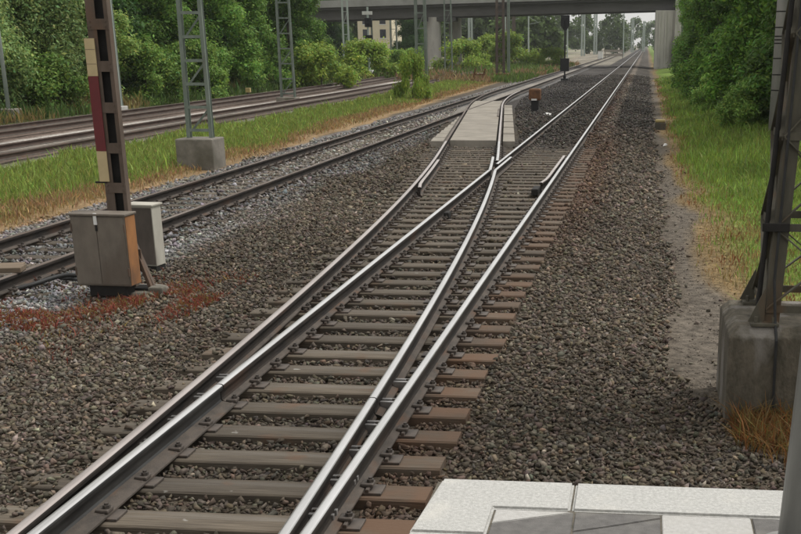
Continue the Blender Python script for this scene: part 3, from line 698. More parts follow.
def cable(name, pts, r_, label):
    cu = [Vector(p) for p in pts]; out = []
    for i in range(len(cu) - 1):
        p0, p1, p2, p3 = cu[max(i - 1, 0)], cu[i], cu[i + 1], cu[min(i + 2, len(cu) - 1)]
        for k in range(6):
            t = k / 6; out.append(.5 * ((2 * p1) + (p2 - p0) * t + (2 * p0 - 5 * p1 + 4 * p2 - p3) * t * t + (3 * p1 - p0 - 3 * p2 + p3) * t ** 3))
    out.append(cu[-1]); b = MB(); b.tube(out, r_, 8); return tag(b.build(name, 'rubber', smooth=True), label, 'cable')
cable('cable', [(-8.6, 12.6, -.02), (-7.6, 12.95, .0), (-7.2, 13.3, .05), (-6.95, 13.75, .10), (-6.6, 13.8, .06), (-6.3, 13.7, .0)], .028, 'thick black cable curving over pale stones to the grey cabinet')
cable('cable', [(-7.35, 14.2, .02), (-7.1, 13.95, .03), (-6.8, 13.75, .05), (-6.45, 13.72, .02)], .02, 'thin black cable between second track rail and grey cabinet')
b = MB(); b.box(-.62, .30, -.13, .13, 0, .06, bev=.008); b.box(-.60, .24, .14, .36, -.02, .045, bev=.008)
pk = b.build('plank', 'plank', None, (-7.62, 13.45, RZ + .002)); pk.rotation_euler.z = RAD(14)
tag(pk, 'weathered wooden plank laid over second track rail at left edge', 'plank')

# ------------------------------------------------------------------ lattice masts
def angle_leg(b, p0, p1, sx, sy, w_=.09, t=.012, mi=0):
    """L-section leg whose corner is at p, flanges pointing along sx / sy"""
    p0 = Vector(p0); p1 = Vector(p1)
    for dx, dy in (((w_, t)), ((t, w_))):
        a = [p0 + Vector(o) for o in ((0, 0, 0), (sx * dx, 0, 0), (sx * dx, sy * dy, 0), (0, sy * dy, 0))]
        c = [p1 + Vector(o) for o in ((0, 0, 0), (sx * dx, 0, 0), (sx * dx, sy * dy, 0), (0, sy * dy, 0))]
        if dx < dy:
            for q in a + c: q.y += sy * (t + .0005) * (1 if abs(q.y - (p0.y if q in a else p1.y)) < 1e-6 else 0)
        b.add([q[:] for q in a + c], [(3, 2, 1, 0), (4, 5, 6, 7), (0, 1, 5, 4), (1, 2, 6, 5), (2, 3, 7, 6), (3, 0, 4, 7)], mi)
mast = thing('catenary_mast', 'dark lattice mast on big concrete block at the right edge', 'mast', (1.42, 9.95, -.12))
# block with chamfered top
b = MB(); x0, x1, y0, y1, zt = -.70, 1.0, -.58, .62, .66
lo = [(x0, y0), (x1, y0), (x1, y1), (x0, y1)]
vs_ = [(x, y, -.2) for x, y in lo] + [(x, y, zt) for x, y in lo] + [(x * .90, y * .86, zt + .075) for x, y in lo]
b.add(vs_, [(3, 2, 1, 0)] + [(i, (i + 1) % 4, 4 + (i + 1) % 4, 4 + i) for i in range(4)] + [(4 + i, 4 + (i + 1) % 4, 8 + (i + 1) % 4, 8 + i) for i in range(4)] + [(8, 9, 10, 11)])
fo = b.build('foundation', 'concrete_mossy', mast)
md = fo.modifiers.new('bevel', 'BEVEL'); md.width = .012; md.segments = 2
zb = zt + .08; hw = .42; H = 6.5; ht = .10
cor = lambda sx, sy, z: (sx * (hw + (ht - hw) * (z - zb) / H), sy * (hw + (ht - hw) * (z - zb) / H), z)
for sx in (-1, 1):
    for sy in (-1, 1):
        b = MB(); angle_leg(b, cor(sx, sy, zb), cor(sx, sy, zb + H), -sx, -sy, .12, .014); b.build('leg', 'steel_dark', mast)
levels = [zb + .12, zb + .76, zb + 1.45, zb + 2.2, zb + 3.0, zb + 3.9, zb + 4.9, zb + 6.0]
for face in range(4):
    for i in range(len(levels) - 1):
        c = [(-1, -1), (1, -1), (1, 1), (-1, 1)]; a0, a1 = c[face], c[(face + 1) % 4]
        sh = [(0, -.012), (.012, 0), (0, .012), (-.012, 0)][face]
        f = lambda s_, z: Vector(cor(s_[0], s_[1], z)) + Vector((sh[0], sh[1], 0))
        b = MB(); b.bar(f(a0, levels[i]), f(a1, levels[i + 1]), .05, .010); b.bar(f(a1, levels[i]) * 1.0, f(a0, levels[i + 1]), .05, .010); b.build('bracing', 'steel_dark', mast)
        b = MB(); b.bar(f(a0, levels[i]), f(a1, levels[i]), .012, .06); b.build('crossbar', 'steel_dark', mast)
for sx in (-1, 1):
    for sy in (-1, 1):
        b = MB(); cx, cy, _ = cor(sx, sy, zb)
        b.box(cx - .11, cx + .11, cy - .11, cy + .11, zb - .004, zb + .022, bev=.004)
        b.add([(cx, cy + sy * .016, zb + .02), (cx - sx * .0, cy + sy * .016, zb + .30), (cx + sx * .13, cy + sy * .016, zb + .02), (cx, cy + sy * .03, zb + .02), (cx, cy + sy * .03, zb + .30), (cx + sx * .13, cy + sy * .03, zb + .02)],
              [(0, 1, 2), (5, 4, 3), (0, 3, 4, 1), (1, 4, 5, 2), (2, 5, 3, 0)])
        for ox, oy in ((.07, .07), (-.07, .07), (.07, -.07), (-.07, -.07)): b.tube([(cx + ox, cy + oy, zb), (cx + ox, cy + oy, zb + .07)], .016, 6)
        b.build('foot_plate', 'steel_dark', mast)
b = MB(); b.box(-hw - .06, -hw + .15, -hw - .028, -hw - .0145, zb + .735, zb + .80, bev=.003); b.build('gusset', 'steel_black', mast)
b = MB(); b.tube([(-.25, -.27, zb + 3.4), (-.36, -.44, zb + .35), (-.34, -.50, zb + .04), (-.33, -.59, zt - .02), (-.32, -.597, -.1)], .012, 6); b.build('earth_cable', 'rubber', mast)
b = MB(); b.tube([(-ht - .05, -ht - .02, zb + H), (-hw - .05, -hw + .06, zb + .05)], .020, 8); b.build('conduit', 'steel_black', mast)

pc = thing('concrete_mast', 'round pale concrete mast with dark bands in front of the bushes', 'mast', (4.0, 38.5, -.1))
b = MB(); b.tube([(0, 0, -.4), (0, 0, 9)], [.21, .155], 16); b.build('shaft', 'pole_concrete', pc, smooth=True)
for z in (1.5, 1.95, 2.42, 2.85, 2.95, 3.05, 3.30, 3.75, 4.2): 
    b = MB(); r_ = .21 - .055 * (z + .4) / 9.4; b.tube([(0, 0, z), (0, 0, z + .035)], r_ + .006, 16); b.build('band', 'steel_black', pc)

def ladder_mast(label, X, Y, w_, h_, block, m='steel_green', legw=.10, rung=.62, z0=0.0, taper=.8, name='catenary_mast', group=None, blockmat='concrete'):
    t = thing(name, label, 'mast', (X, Y, z0 - .1), 0, group)
    zb = (block[2] if block else 0)
    if block:
        b = MB(); bw, bd_, bh = block; b.box(-bw / 2, bw / 2, -bd_ / 2, bd_ / 2, -.3, bh, bev=.03); b.build('foundation', blockmat, t)
    for sx in (-1, 1):
        b = MB(); a = (sx * w_ / 2, 0, zb); c = (sx * w_ / 2 * taper, 0, h_)
        b.bar(a, c, legw, .012, up=(0, 1, 0)); 
        b.bar(Vector(a) + Vector((sx * legw * .45, .035, 0)), Vector(c) + Vector((sx * legw * .45, .035, 0)), .012, .06, up=(0, 1, 0))
        b.bar(Vector(a) + Vector((0, .16, 0)), Vector(c) + Vector((0, .16, 0)), legw, .012, up=(0, 1, 0)); b.build('leg', m, t)
    z = zb + .15; k = 0
    while z < h_ - .3:
        s_ = w_ / 2 * (1 + (taper - 1) * (z - zb) / (h_ - zb)) - legw * .48
        b = MB(); b.box(-s_, s_, -.006, .006, z, z + .07)
        if k % 2 == 0: b.bar((-s_, .16, z), (s_, .16, z + rung), .05, .01, up=(0, 1, 0))
        b.build('rung', m, t); z += rung; k += 1
    return t
ladder_mast('green-grey ladder-like mast on square concrete block in the grass verge', -11.02, 29.7, .58, 7.5, (.95, .9, .66), legw=.085, rung=.55)
ladder_mast('lattice mast standing between the two sidings on the left', -18.75, 64, .72, 10, (1.0, 1.0, .25), legw=.10, rung=.75, m='steel_green')
ladder_mast('dark lattice mast with shrub at its foot beside second track', -12.35, 68.3, .55, 10, (.9, .8, .32), legw=.15, rung=.8, m='steel_green')
ladder_mast('heavy brown mast beside the dry ground short of the bridge', -12.65, 108.5, .62, 11, (1.4, 1.3, .5), m='steel_brown', legw=.22, rung=.6, blockmat='rust_orange')
ladder_mast('pale slim lattice mast in front of light green tree on left', -22.9, 52, .34, 10, (.7, .7, .35), m='steel_pale', legw=.09, rung=.55, blockmat='concrete_pale')
ladder_mast('slim lattice mast left of the house, short of the bridge', -36.3, 150, .7, 12, None, m='steel_pale', legw=.2, rung=1.3)
ladder_mast('thin lattice mast right of the bridge pier', -20.3, 128, .75, 12, None, m='steel_green', legw=.13, rung=1.2)
ladder_mast('pair of slim pale mast legs right of the yellow house', -35.5, 175, .9, 14, None, m='steel_pale', legw=.22, rung=1.6)
ladder_mast('pale mast beyond the bridge, left of heavy brown mast', -29.5, 210, .5, 14, None, m='steel_pale', legw=.35, rung=1.6)
ladder_mast('brown mast beyond the bridge, left of the black signal', -20.5, 190, .95, 14, None, m='steel_brown', legw=.5, rung=1.6)
ladder_mast('slim dark mast just right of heavy brown mast', -13.4, 122, .16, 12, None, m='steel_green', legw=.12, rung=1.6)
for k, (px_, Yd, lab) in enumerate(((590, 330, 'pale far mast nearest the black signal, beyond the bridge'), (601, 380, 'second pale far mast right of the black signal'), (617, 430, 'third pale far mast right of the black signal'), (634, 470, 'fourth pale far mast, near the vanishing tracks'), (644, 520, 'farthest pale mast, beside the vanishing tracks'))):
    X = (px_ - 646.8) / 1193.65 * Yd * 1.058 * 1.0
    ladder_mast(lab, X, Yd, .7, 12, None, m='steel_pale', legw=.45, rung=2.2, group='far masts beyond the bridge')
for px_, Yd, hh, lab in ((520, 200, 11, 'thin far pole just right of the slim dark mast'), (541, 230, 11, 'thin far pole left of the brown far mast'), (556, 260, 12, 'thin far pole just left of the black signal'), (576, 290, 12, 'thin far pole just right of the black signal'), (398, 165, 11, 'thin pole under the bridge, right of the yellow house'), (470, 185, 11, 'thin pole under the bridge, right of the pier'), (626, 300, 11, 'thin far pole over the main track vanishing point')):
    q = thing('pole', lab, 'pole', ((px_ - 646.8) / 1193.65 * Yd * 1.058, Yd, -.1), 0, 'thin poles beyond the bridge')
    b = MB(); b.tube([(0, 0, 0), (0, 0, hh)], [.16, .10], 8); b.build('shaft', 'steel_pale', q)
    b = MB(); b.bar((0, 0, hh * .58), (2.2, 0, hh * .62), .07, .07); b.bar((0, 0, hh * .70), (1.6, 0, hh * .62), .05, .05); b.build('bracket_arm', 'steel_pale', q)
pt = thing('pole', 'slim grey pole on concrete block at far left before the trees', 'pole', (-24.45, 45.6, -.1))
b = MB(); b.tube([(0, 0, .4), (0, 0, 8)], [.085, .06], 10); b.build('shaft', 'steel_pale', pt, smooth=True)
b = MB(); b.box(-.36, .36, -.36, .36, -.2, .55, bev=.03); b.build('foundation', 'concrete', pt)

# signals
sg = thing('signal', 'black signal head on slim mast with box beside second track', 'signal', (-6.6, 102, -.05))
b = MB(); b.tube([(0, 0, .3), (0, 0, 4.6)], .065, 10); b.build('mast', 'signal_black', sg)
b = MB(); b.prism([(-.36, -.0), (.36, 0), (.36, .08), (-.36, .08)], 4.25, 5.05); b.add([(-.36, 0, 4.25), (.36, 0, 4.25), (.36, .08, 4.25), (-.36, .08, 4.25), (-.1, 0, 3.9), (.1, 0, 3.9), (.1, .08, 3.9), (-.1, .08, 3.9)], [(0, 1, 5, 4), (1, 2, 6, 5), (2, 3, 7, 6), (3, 0, 4, 7), (4, 5, 6, 7)])
hd = b.build('signal_head', 'signal_black', sg)
for x, z in ((-.15, 4.8), (.15, 4.8), (0, 4.45)):
    b = MB(); b.tube([(x, -.10, z), (x, -.002, z)], .075, 12, caps=False); b.tube([(x, -.02, z), (x, -.004, z)], .06, 12); b.build('lamp', 'glass_lens', hd)
b = MB(); b.box(-.36, .36, -.18, .12, .75, 1.75, bev=.02); b.build('control_box', 'signal_black', sg)
b = MB(); b.box(-.3, .3, -.3, .3, -.2, .18, bev=.02); b.tube([(0, 0, .18), (0, 0, .4)], .12, 10); b.build('base', 'signal_black', sg)
s2 = thing('signal', 'pale signal mast with two dark heads standing before the yellow house', 'signal', (-26.6, 119, -.1))
b = MB(); b.tube([(0, 0, .3), (0, 0, 6.3)], .10, 10); b.build('mast', 'steel_pale', s2)
b = MB(); b.box(-.36, .36, -.36, .36, -.2, .55, bev=.03); b.build('foundation', 'white_paint', s2)
for z in (3.35, 4.9):
    b = MB(); b.box(-.28, .42, -.16, .0, z - .42, z + .42, bev=.03); hd = b.build('signal_head', 'signal_black', s2)
    for dz in (-.2, .2):
        b = MB(); b.tube([(.07, -.26, z + dz), (.07, -.162, z + dz)], .12, 10); b.build('lamp', 'glass_lens', hd)
b = MB(); b.box(-.5, .5, -.12, -.09, 5.6, 5.9, bev=.01); b.build('number_plate', 'white_paint', s2)

# ------------------------------------------------------------------ bridge
BY = 160.
def zs(x): return 6.80 + (x - .9) * .0233          # soffit height along the deck
br = thing('road_bridge', 'grey concrete road bridge crossing over all the tracks', 'bridge', (0, BY, 0))
def deck_piece(name, y0, y1, dz0, dz1, m, xa=-110, xb=40):
    b = MB(); vs_ = []
    for x in (xa, -40, 5, xb): vs_ += [(x, y0, zs(x) + dz0), (x, y1, zs(x) + dz0), (x, y1, zs(x) + dz1), (x, y0, zs(x) + dz1)]
    fs = [(0, 1, 2, 3), (15, 14, 13, 12)]
    for i in range(3):
        for k in range(4): fs.append((i * 4 + k, (i + 1) * 4 + k, (i + 1) * 4 + (k + 1) % 4, i * 4 + (k + 1) % 4))
    b.add(vs_, fs); return b.build(name, m, br)
deck_piece('girder', .9, 3.2, 0, 1.20, 'bridge_girder'); deck_piece('girder', 7.8, 10.1, 0, 1.20, 'bridge_girder')
deck_piece('deck_slab', -.15, 11.2, 1.203, 1.62, 'bridge_slab'); deck_piece('cornice', -.45, .1, 1.50, 2.35, 'bridge_cornice'); deck_piece('cornice', 10.9, 11.5, 1.50, 2.35, 'bridge_cornice')
def rail_post():
    b = MB(); b.box(-.04, .04, -.04, .04, 0, 1.1); return to_mesh(b, 'railing_post', 'steel_pale')
rp_ = rail_post()
for k in range(34): link('railing_post', rp_, br, (-90 + k * 3.2, -.2, zs(-90 + k * 3.2) + 2.3))
deck_piece('handrail', -.25, -.15, 3.35, 3.45, 'steel_pale')
def pier(x, y, w_, d_):
    b = MB(); n = 10; poly = []
    for i in range(n + 1): a = math.pi * i / n; poly.append((x + w_ / 2 * math.cos(a + math.pi / 2) - d_ * 0, y - 0 + w_ / 2 * math.sin(a + math.pi / 2)))
    poly = [(x + w_ / 2 * math.cos(math.pi + math.pi * i / n), y + w_ / 2 * math.sin(math.pi + math.pi * i / n)) for i in range(n + 1)] + [(x + w_ / 2 * math.cos(math.pi * i / n), y + d_ + w_ / 2 * math.sin(math.pi * i / n)) for i in range(n + 1)]
    b.prism(poly, -1, zs(x) + .01); return b.build('pier', 'bridge_pier', br)
pier(-27.5, 1.6, 1.7, .6); pier(-25.7, 8.2, 1.6, .6); pier(-66, 1.6, 1.2, .6)
b = MB(); b.box(-29, -24.5, .95, 3.15, 0, .5); pc_ = b.build('pier_cap', 'bridge_slab', br, (0, 0, zs(-27) - .52))
b = MB(); b.box(1.0, 3.4, -.2, 11.2, -1, zs(1) - .01); b.build('abutment', 'bridge_pier', br)
b = MB(); b.box(3.41, 4.2, -1.2, 12, -1, zs(1) + 2.6); b.box(1.45, 1.62, -.36, -.205, 0, zs(1) - .1); b.box(2.2, 2.37, -.36, -.205, 0, zs(1) - .1); b.box(2.95, 3.12, -.36, -.205, 0, zs(1) - .1); b.build('wing_wall', 'bridge_pier', br)
b = MB(); b.add([(-112, 6, 0), (-112, -12, -1), (-70, -3, -1), (-70, 14, -1), (-112, 25, -1), (-112, -1, 6), (-84, 1, 5), (-84, 10, 5), (-112, 12, 6)], [(1, 2, 6, 5), (2, 3, 7, 6), (3, 4, 8, 7), (5, 6, 7, 8)]); b.build('embankment', 'bark', br)

# ------------------------------------------------------------------ house behind the bridge
hs = thing('house', 'pale yellow house with dark windows seen under the bridge', 'house', (-49.5, 228, 0))
b = MB(); b.box(-3.4, 3.0, 0, 9, -.5, 8.2); b.build('wall', 'house_wall', hs)
b = MB(); b.add([(-3.8, -.4, 8.2), (3.4, -.4, 8.2), (3.4, 9.4, 8.2), (-3.8, 9.4, 8.2), (-3.8, 4.5, 11.5), (3.4, 4.5, 11.5)], [(0, 1, 5, 4), (2, 3, 4, 5), (0, 4, 3), (1, 2, 5), (3, 2, 1, 0)]); b.build('roof', 'house_roof', hs)
for x in (-1.9, 1.3):
    for z in (1.2, 4.0, 6.4):
        b = MB(); b.box(x - .55, x + .55, -.06, -.003, z, z + 1.5); wd = b.build('window', 'window_glass', hs)
        b = MB(); b.box(x - .68, x + .68, -.09, -.005, z - .14, z - .002); b.build('sill', 'white_paint', wd)

# ------------------------------------------------------------------ small things
db = thing('point_lantern', 'rust-brown capped box on black stand beside crossover track', 'signal box', (-4.82, 54.5, -.03))
b = MB(); b.box(-.16, .16, -.16, .16, 0, .44, bev=.02); b.build('stand', 'signal_black', db)
b = MB(); b.box(-.26, .26, -.26, .26, .45, .95, bev=.08); b.build('lantern', 'rust_orange', db)
b = MB(); b.box(-.14, .10, -.275, -.2605, .46, .53); b.build('stripe', 'paper', db)
def lump(name, X, Y, z, sx, sy, sz, m, label, cat, seed):
    rv, rf = ROCKS[seed % len(ROCKS)]; bm = bmesh.new(); vv = [bm.verts.new(Vector(p)) for p in rv]
    for f in rf: bm.faces.new([vv[i] for i in f])
    bmesh.ops.subdivide_edges(bm, edges=bm.edges[:], cuts=1, use_grid_fill=True); me = bpy.data.meshes.new(name); bm.to_mesh(me); bm.free(); me.materials.append(M[m])
    o = link(name, me, None, (X, Y, z)); o.scale = (sx, sy, sz); return tag(o, label, cat)
lump('paper_bag', -3.93, 50.6, .05, .20, .16, .13, 'paper', 'crumpled white paper lying left of the main track', 'litter', 1)
lump('paper_scrap', -3.75, 63.5, .03, .13, .16, .10, 'paper', 'small pale scrap near the left main rail', 'litter', 2)
lump('paper_scrap', .62, 37.4, -.14, .16, .20, .07, 'paper', 'flat white scrap on the path beside the grass', 'litter', 3)
lump('paper_scrap', .99, 13.1, -.14, .055, .05, .03, 'paper', 'tiny pale scrap at the dry edge of the grass', 'litter', 4)
mk = thing('marker_stone', 'low dark stump with yellowish top beside the cinder path', 'marker', (.58, 45.2, -.2))
b = MB(); b.box(-.2, .2, -.18, .18, -.1, .26, bev=.03); b.build('base', 'steel_dark', mk)
b = MB(); b.box(-.19, .17, -.17, .17, .262, .36, bev=.03); b.build('cap', 'yellow_paint', mk)
yb = thing('trackside_box', 'little yellow box on post beside the far siding', 'box', (-23.0, 70.5, -.1))
b = MB(); b.box(-.14, .14, -.12, .12, .25, .50, bev=.02); b.build('box', 'yellow_paint', yb)
b = MB(); b.box(-.05, .05, -.05, .05, -.1, .249); b.build('post', 'steel_dark', yb)
tb = thing('cable_trestle', 'rusty orange trestle beside the heavy brown mast', 'trestle', (-13.9, 103, -.1))
for x in (-.45, .35):
    b = MB(); b.bar((x, 0, 0), (x + .3, 0, 1.0), .12, .10, up=(0, 1, 0)); b.build('leg', 'rust_orange', tb)
b = MB(); b.box(-.5, .6, -.06, .06, .45, .58); b.build('beam', 'rust_orange', tb)
rb = thing('relay_box', 'small white trackside box near the distant tracks', 'box', (-9.3, 255, 0))
b = MB(); b.box(-.5, .5, -.4, .4, 0, 1.5, bev=.03); b.build('body', 'white_paint', rb)
b = MB(); b.box(-.55, .55, -.45, .45, 1.501, 1.6); b.build('lid', 'panel_concrete', rb)
bp2 = thing('barrier', 'low tan boarded barrier beside the distant tracks', 'barrier', (-7.6, 262, 0))
for k in range(2):
    b = MB(); b.box(-1.2, 2.8, -.05, .05, .5 + k * .8, .95 + k * .8); b.build('board', 'panel_concrete', bp2)
for x in (-1.0, 2.6):
    b = MB(); b.box(x, x + .12, .051, .15, 0, 1.8); b.build('post', 'steel_brown', bp2)

# ------------------------------------------------------------------ foliage
def leaf_quads(Pc, size, nrm, r, asp=.5):
    n = len(Pc); N_ = nrm + r.normal(0, .55, (n, 3)); N_ /= np.linalg.norm(N_, axis=1)[:, None]
    a = np.cross(N_, r.normal(size=(n, 3))); a /= np.linalg.norm(a, axis=1)[:, None] + 1e-9; b = np.cross(N_, a)
    s_ = (size * r.lognormal(0, .28, n))[:, None]
    V = np.stack([Pc - a * s_, Pc + b * s_ * asp + a * s_ * .1, Pc + a * s_, Pc - b * s_ * asp + a * s_ * .1], 1).reshape(-1, 3)
    return V, np.arange(n * 4).reshape(n, 4)
def crown_mesh(name, shape, nleaf, leaf, col, r, nclump=60, rc=(.5, .95), droop=.0, gap=.0, colvar=.22):
    """shape: (rx, ry, z0, z1, profile) ; leaves gathered in clumps spread through the crown"""
    rx, ry, z0, z1, prof = shape; C_, Rr = [], []
    while len(C_) < nclump:
        t = r.random(); a = r.uniform(0, 2 * math.pi); rad = (r.random() ** .42) * prof(t)
        if rad < .25 and r.random() < .7: continue
        C_.append((rx * rad * math.cos(a), ry * rad * math.sin(a), z0 + (z1 - z0) * t)); Rr.append(r.uniform(*rc))
    C_ = np.array(C_); Rr = np.array(Rr); k = r.choice(len(C_), nleaf, p=Rr ** 2 / (Rr ** 2).sum())
    dirs = r.normal(size=(nleaf, 3)); dirs /= np.linalg.norm(dirs, axis=1)[:, None]
    rr = r.random(nleaf) ** .5 * (1 + .25 * r.normal(size=nleaf))
    P_ = C_[k] + dirs * (Rr[k] * rr)[:, None] * np.array([1, 1, .8 + droop])
    P_[:, 2] = np.maximum(P_[:, 2], z0 * .3 + .02)
    nrm = dirs * .7 + np.array([0, 0, .65])
    V, F = leaf_quads(P_, leaf, nrm, r)
    tint = np.array(col)[None] * np.array([1.42, 1.62, 1.22]) * (r.lognormal(0, colvar, nleaf) * (1 + .16 * r.normal(size=len(C_)))[k].clip(.6, 1.5))[:, None]
    tint = tint * (1 + np.array([.22, .0, -.1])[None] * r.normal(size=nleaf)[:, None] * .6).clip(.4, 1.8)
    return np_mesh(name, V, F, 'leaf', np.repeat(np.clip(tint, .004, .5), 4, 0)), C_
def trunk_mesh(name, h, r0, C_, r, nl=7):
    b = MB(); lean = r.uniform(-.25, .25, 2); pts = [(lean[0] * t * t * .8, lean[1] * t * t * .8, -.3 + (h + .3) * t) for t in np.linspace(0, 1, 6)]
    b.tube(pts, list(np.linspace(r0, r0 * .3, 6)), 8)
    for c in C_[r.choice(len(C_), min(nl, len(C_)), replace=False)]:
        t = min(.85, max(.2, c[2] / h * .7)); p = Vector(pts[int(t * 5)]); m = (p + Vector(c)) / 2 + Vector((0, 0, .15))
        b.tube([p, m, Vector(c)], [r0 * .38, r0 * .25, r0 * .08], 6)
    return to_mesh(b, name, 'bark')
egg = lambda t: (math.sin(math.pi * min(1, t * .86 + .12))) ** .55
skirt = lambda t: (1 - t * .55) ** .6 * (.85 + .15 * math.sin(9 * t))
dome = lambda t: math.sqrt(max(0.05, 1 - t * t * .95))
G_MID = (0.095, 0.150, 0.036); G_PALE = (0.185, 0.235, 0.075); G_DARK = (0.036, 0.072, 0.019); G_YEL = (0.17, 0.21, 0.045)  # G_DARK: dark trees, lowered further to paint the shaded gaps between crowns
KIND = {}
def kind(key, shape, nleaf, leaf, col, nclump, rc, trunk_h, r0, seed, **kw):
    r = np.random.default_rng(seed); cm, C_ = crown_mesh('crown', shape, nleaf, leaf, col, r, nclump, rc, **kw)
    KIND[key] = (cm, trunk_mesh('trunk', trunk_h, r0, C_, r), trunk_h)
kind('wall', (3.6, 3.2, .4, 9.5, skirt), 84000, .078, G_MID, 85, (.45, .95), 7, .16, 1)
kind('dark', (3.4, 3.2, .5, 10, skirt), 72000, .085, G_DARK, 110, (.55, 1.1), 7.5, .17, 2)
kind('willow', (3.2, 3.0, .3, 8.5, skirt), 84000, .070, (0.150, 0.185, 0.082), 90, (.42, .9), 6.5, .14, 3, droop=.4)
kind('small', (1.7, 1.6, .3, 5.4, egg), 36000, .066, G_PALE, 46, (.35, .7), 4.2, .09, 4)
kind('bush', (1.7, 1.5, .15, 2.6, dome), 24000, .066, (0.13, 0.185, 0.048), 34, (.35, .65), 1.8, .05, 5)
kind('weed', (1.5, 1.4, .05, 1.5, dome), 14000, .058, G_YEL, 28, (.25, .5), 1.0, .03, 6)
kind('hazel', (2.3, 2.3, .1, 7.5, skirt), 62000, .076, (0.098, 0.160, 0.032), 85, (.34, .75), 6, .11, 7, droop=.2)
kind('hazel_b', (2.3, 2.2, .1, 7.0, skirt), 58000, .076, (0.080, 0.134, 0.028), 80, (.34, .75), 6, .11, 8)
def tree(key, X, Y, sc, label, name='tree', cat='tree', group=None, rz=None, z=None, sz=None):
    cm, tm, th = KIND[key]
    z = float(ground_z(np.array([X]), np.array([Y]))[0]) if z is None else z
    t = thing(name, label, cat, (X, Y, z), random.uniform(0, 6.28) if rz is None else rz, group)
    t.scale = (sc, sc, sz or sc)
    link('crown' if name == 'tree' else 'foliage', cm, t); link('trunk' if name == 'tree' else 'stem', tm, t)
    return t
GL = 'trees behind the left sidings'
tree('willow', -27.6, 47.5, 1.0, 'big feathery pale green tree at the far left edge', group=GL)
tree('willow', -26.8, 53.0, 1.05, 'feathery green tree just left of the rusty post', group=GL)
tree('dark', -30.5, 54, 1.15, 'dark green tree right behind the rusty post top', group=GL)
tree('small', -25.3, 55.6, 1.0, 'small light green tree right of the rusty post', group=GL)
tree('dark', -29.0, 61.0, 1.1, 'dark tall tree between light green tree and ladder-like mast', group=GL)
tree('bush', -25.0, 60.5, 1.1, 'rounded mid green bush left of the ladder-like mast', 'bush', 'bush', GL)
tree('wall', -27.8, 67.0, 1.05, 'tall leafy tree directly behind the ladder-like mast', group=GL)
tree('bush', -24.9, 67.0, 1.15, 'rounded bush right of the ladder-like mast', 'bush', 'bush', GL)
tree('wall', -27.2, 74.0, 1.1, 'tall green tree right of the ladder-like mast', group=GL)
tree('wall', -26.8, 82.0, 1.1, 'tall green tree left of the siding lattice mast', group=GL)
tree('dark', -30.0, 76.0, 1.25, 'dark tree rising between the two tall green trees on left', group=GL)
tree('wall', -26.6, 92.0, 1.0, 'green tree behind the siding lattice mast', group=GL)
tree('wall', -29.0, 101.0, .95, 'green tree at left end of the visible bridge', group=GL)
tree('bush', -26.0, 78.0, 1.0, 'low bush at the foot of the tall trees by far siding', 'bush', 'bush', GL)
tree('bush', -25.5, 50.5, 1.0, 'straggly bush between pole and rusty post', 'bush', 'bush', GL)
for k in range(9):
    tree('dark', -34 - 1.2 * (k % 3), 46 + 8.2 * k, 1.35, 'dark back-row tree ' + ('behind the big feathery tree at far left edge', 'behind the slim grey pole and feathery trees', 'behind the red part of the mast board',
         'behind the small light green tree', 'left of the ladder-like mast top', 'showing right behind the ladder-like mast top', 'between ladder-like mast and siding lattice mast', 'behind the siding lattice mast', 'nearest the left end of the bridge')[k], group='dark back row of the left wood')
GB = 'trees behind the bridge'
tree('dark', -44.5, 176, 1.0, 'dark tree under the bridge left of the house', group=GB, sz=.9)
tree('dark', -56, 190, 1.2, 'dark tree farther left under the bridge', group=GB)
tree('dark', -36.2, 190, .9, 'dark tree under the bridge right of the yellow house', group=GB, sz=.8)
tree('wall', -36.5, 200, .9, 'green tree behind the bridge left of the pier', group=GB, sz=.85)
tree('weed', -22.2, 84, 1.7, 'yellow-green bush right of the siding lattice mast', 'bush', 'bush')
tree('weed', -24.5, 108, 1.9, 'tall yellow-green weeds left of the pale signal', 'bush', 'bush')
tree('bush', -28.0, 124, 1.1, 'green bush behind the pale signal mast', 'bush', 'bush')
tree('bush', -24.3, 122, .9, 'green bush right of the pale signal mast', 'bush', 'bush')
tree('bush', -27.2, 146, .9, 'leafy bush hiding the foot of the bridge pier', 'bush', 'bush')
tree('weed', -12.7, 67.4, .6, 'shrub wrapped round the foot of the dark lattice mast', 'bush', 'bush', sz=1.5)
tree('weed', -21.0, 143, 2.0, 'light green bush right of the bridge pier', 'bush', 'bush')
tree('weed', -18.6, 172, 2.6, 'yellow-green bush under the bridge right of brown mast', 'bush', 'bush')
tree('weed', -22.5, 178, 2.4, 'light green bush under the bridge left of brown mast', 'bush', 'bush')
tree('weed', -12.5, 168, 1.5, 'yellowish low bush left of the black signal', 'bush', 'bush')
GR = 'trees along the right verge'
tree('hazel', 6.6, 37.5, 1.0, 'leafy tree behind the banded concrete mast', group=GR)
tree('hazel_b', 5.2, 42.5, .95, 'dark leafy tree left of the banded concrete mast', group=GR)
tree('hazel', 4.5, 49, .95, 'broad leafy tree in middle of the right-hand thicket', group=GR)
tree('hazel_b', 4.2, 57, .9, 'leafy tree deeper in the right-hand thicket', group=GR)
tree('hazel', 3.9, 67, .9, 'tree far along the right-hand thicket', group=GR)
tree('hazel_b', 3.9, 80, .95, 'tree near the far end of right-hand thicket', group=GR)
tree('hazel', 4.0, 96, .95, 'tree beside the main track short of bridge abutment', group=GR)
tree('hazel', 4.4, 116, 1.0, 'tree just in front of the bridge abutment', group=GR)
tree('hazel_b', 5.6, 138, 1.1, 'tree partly covering the bridge abutment', group=GR)
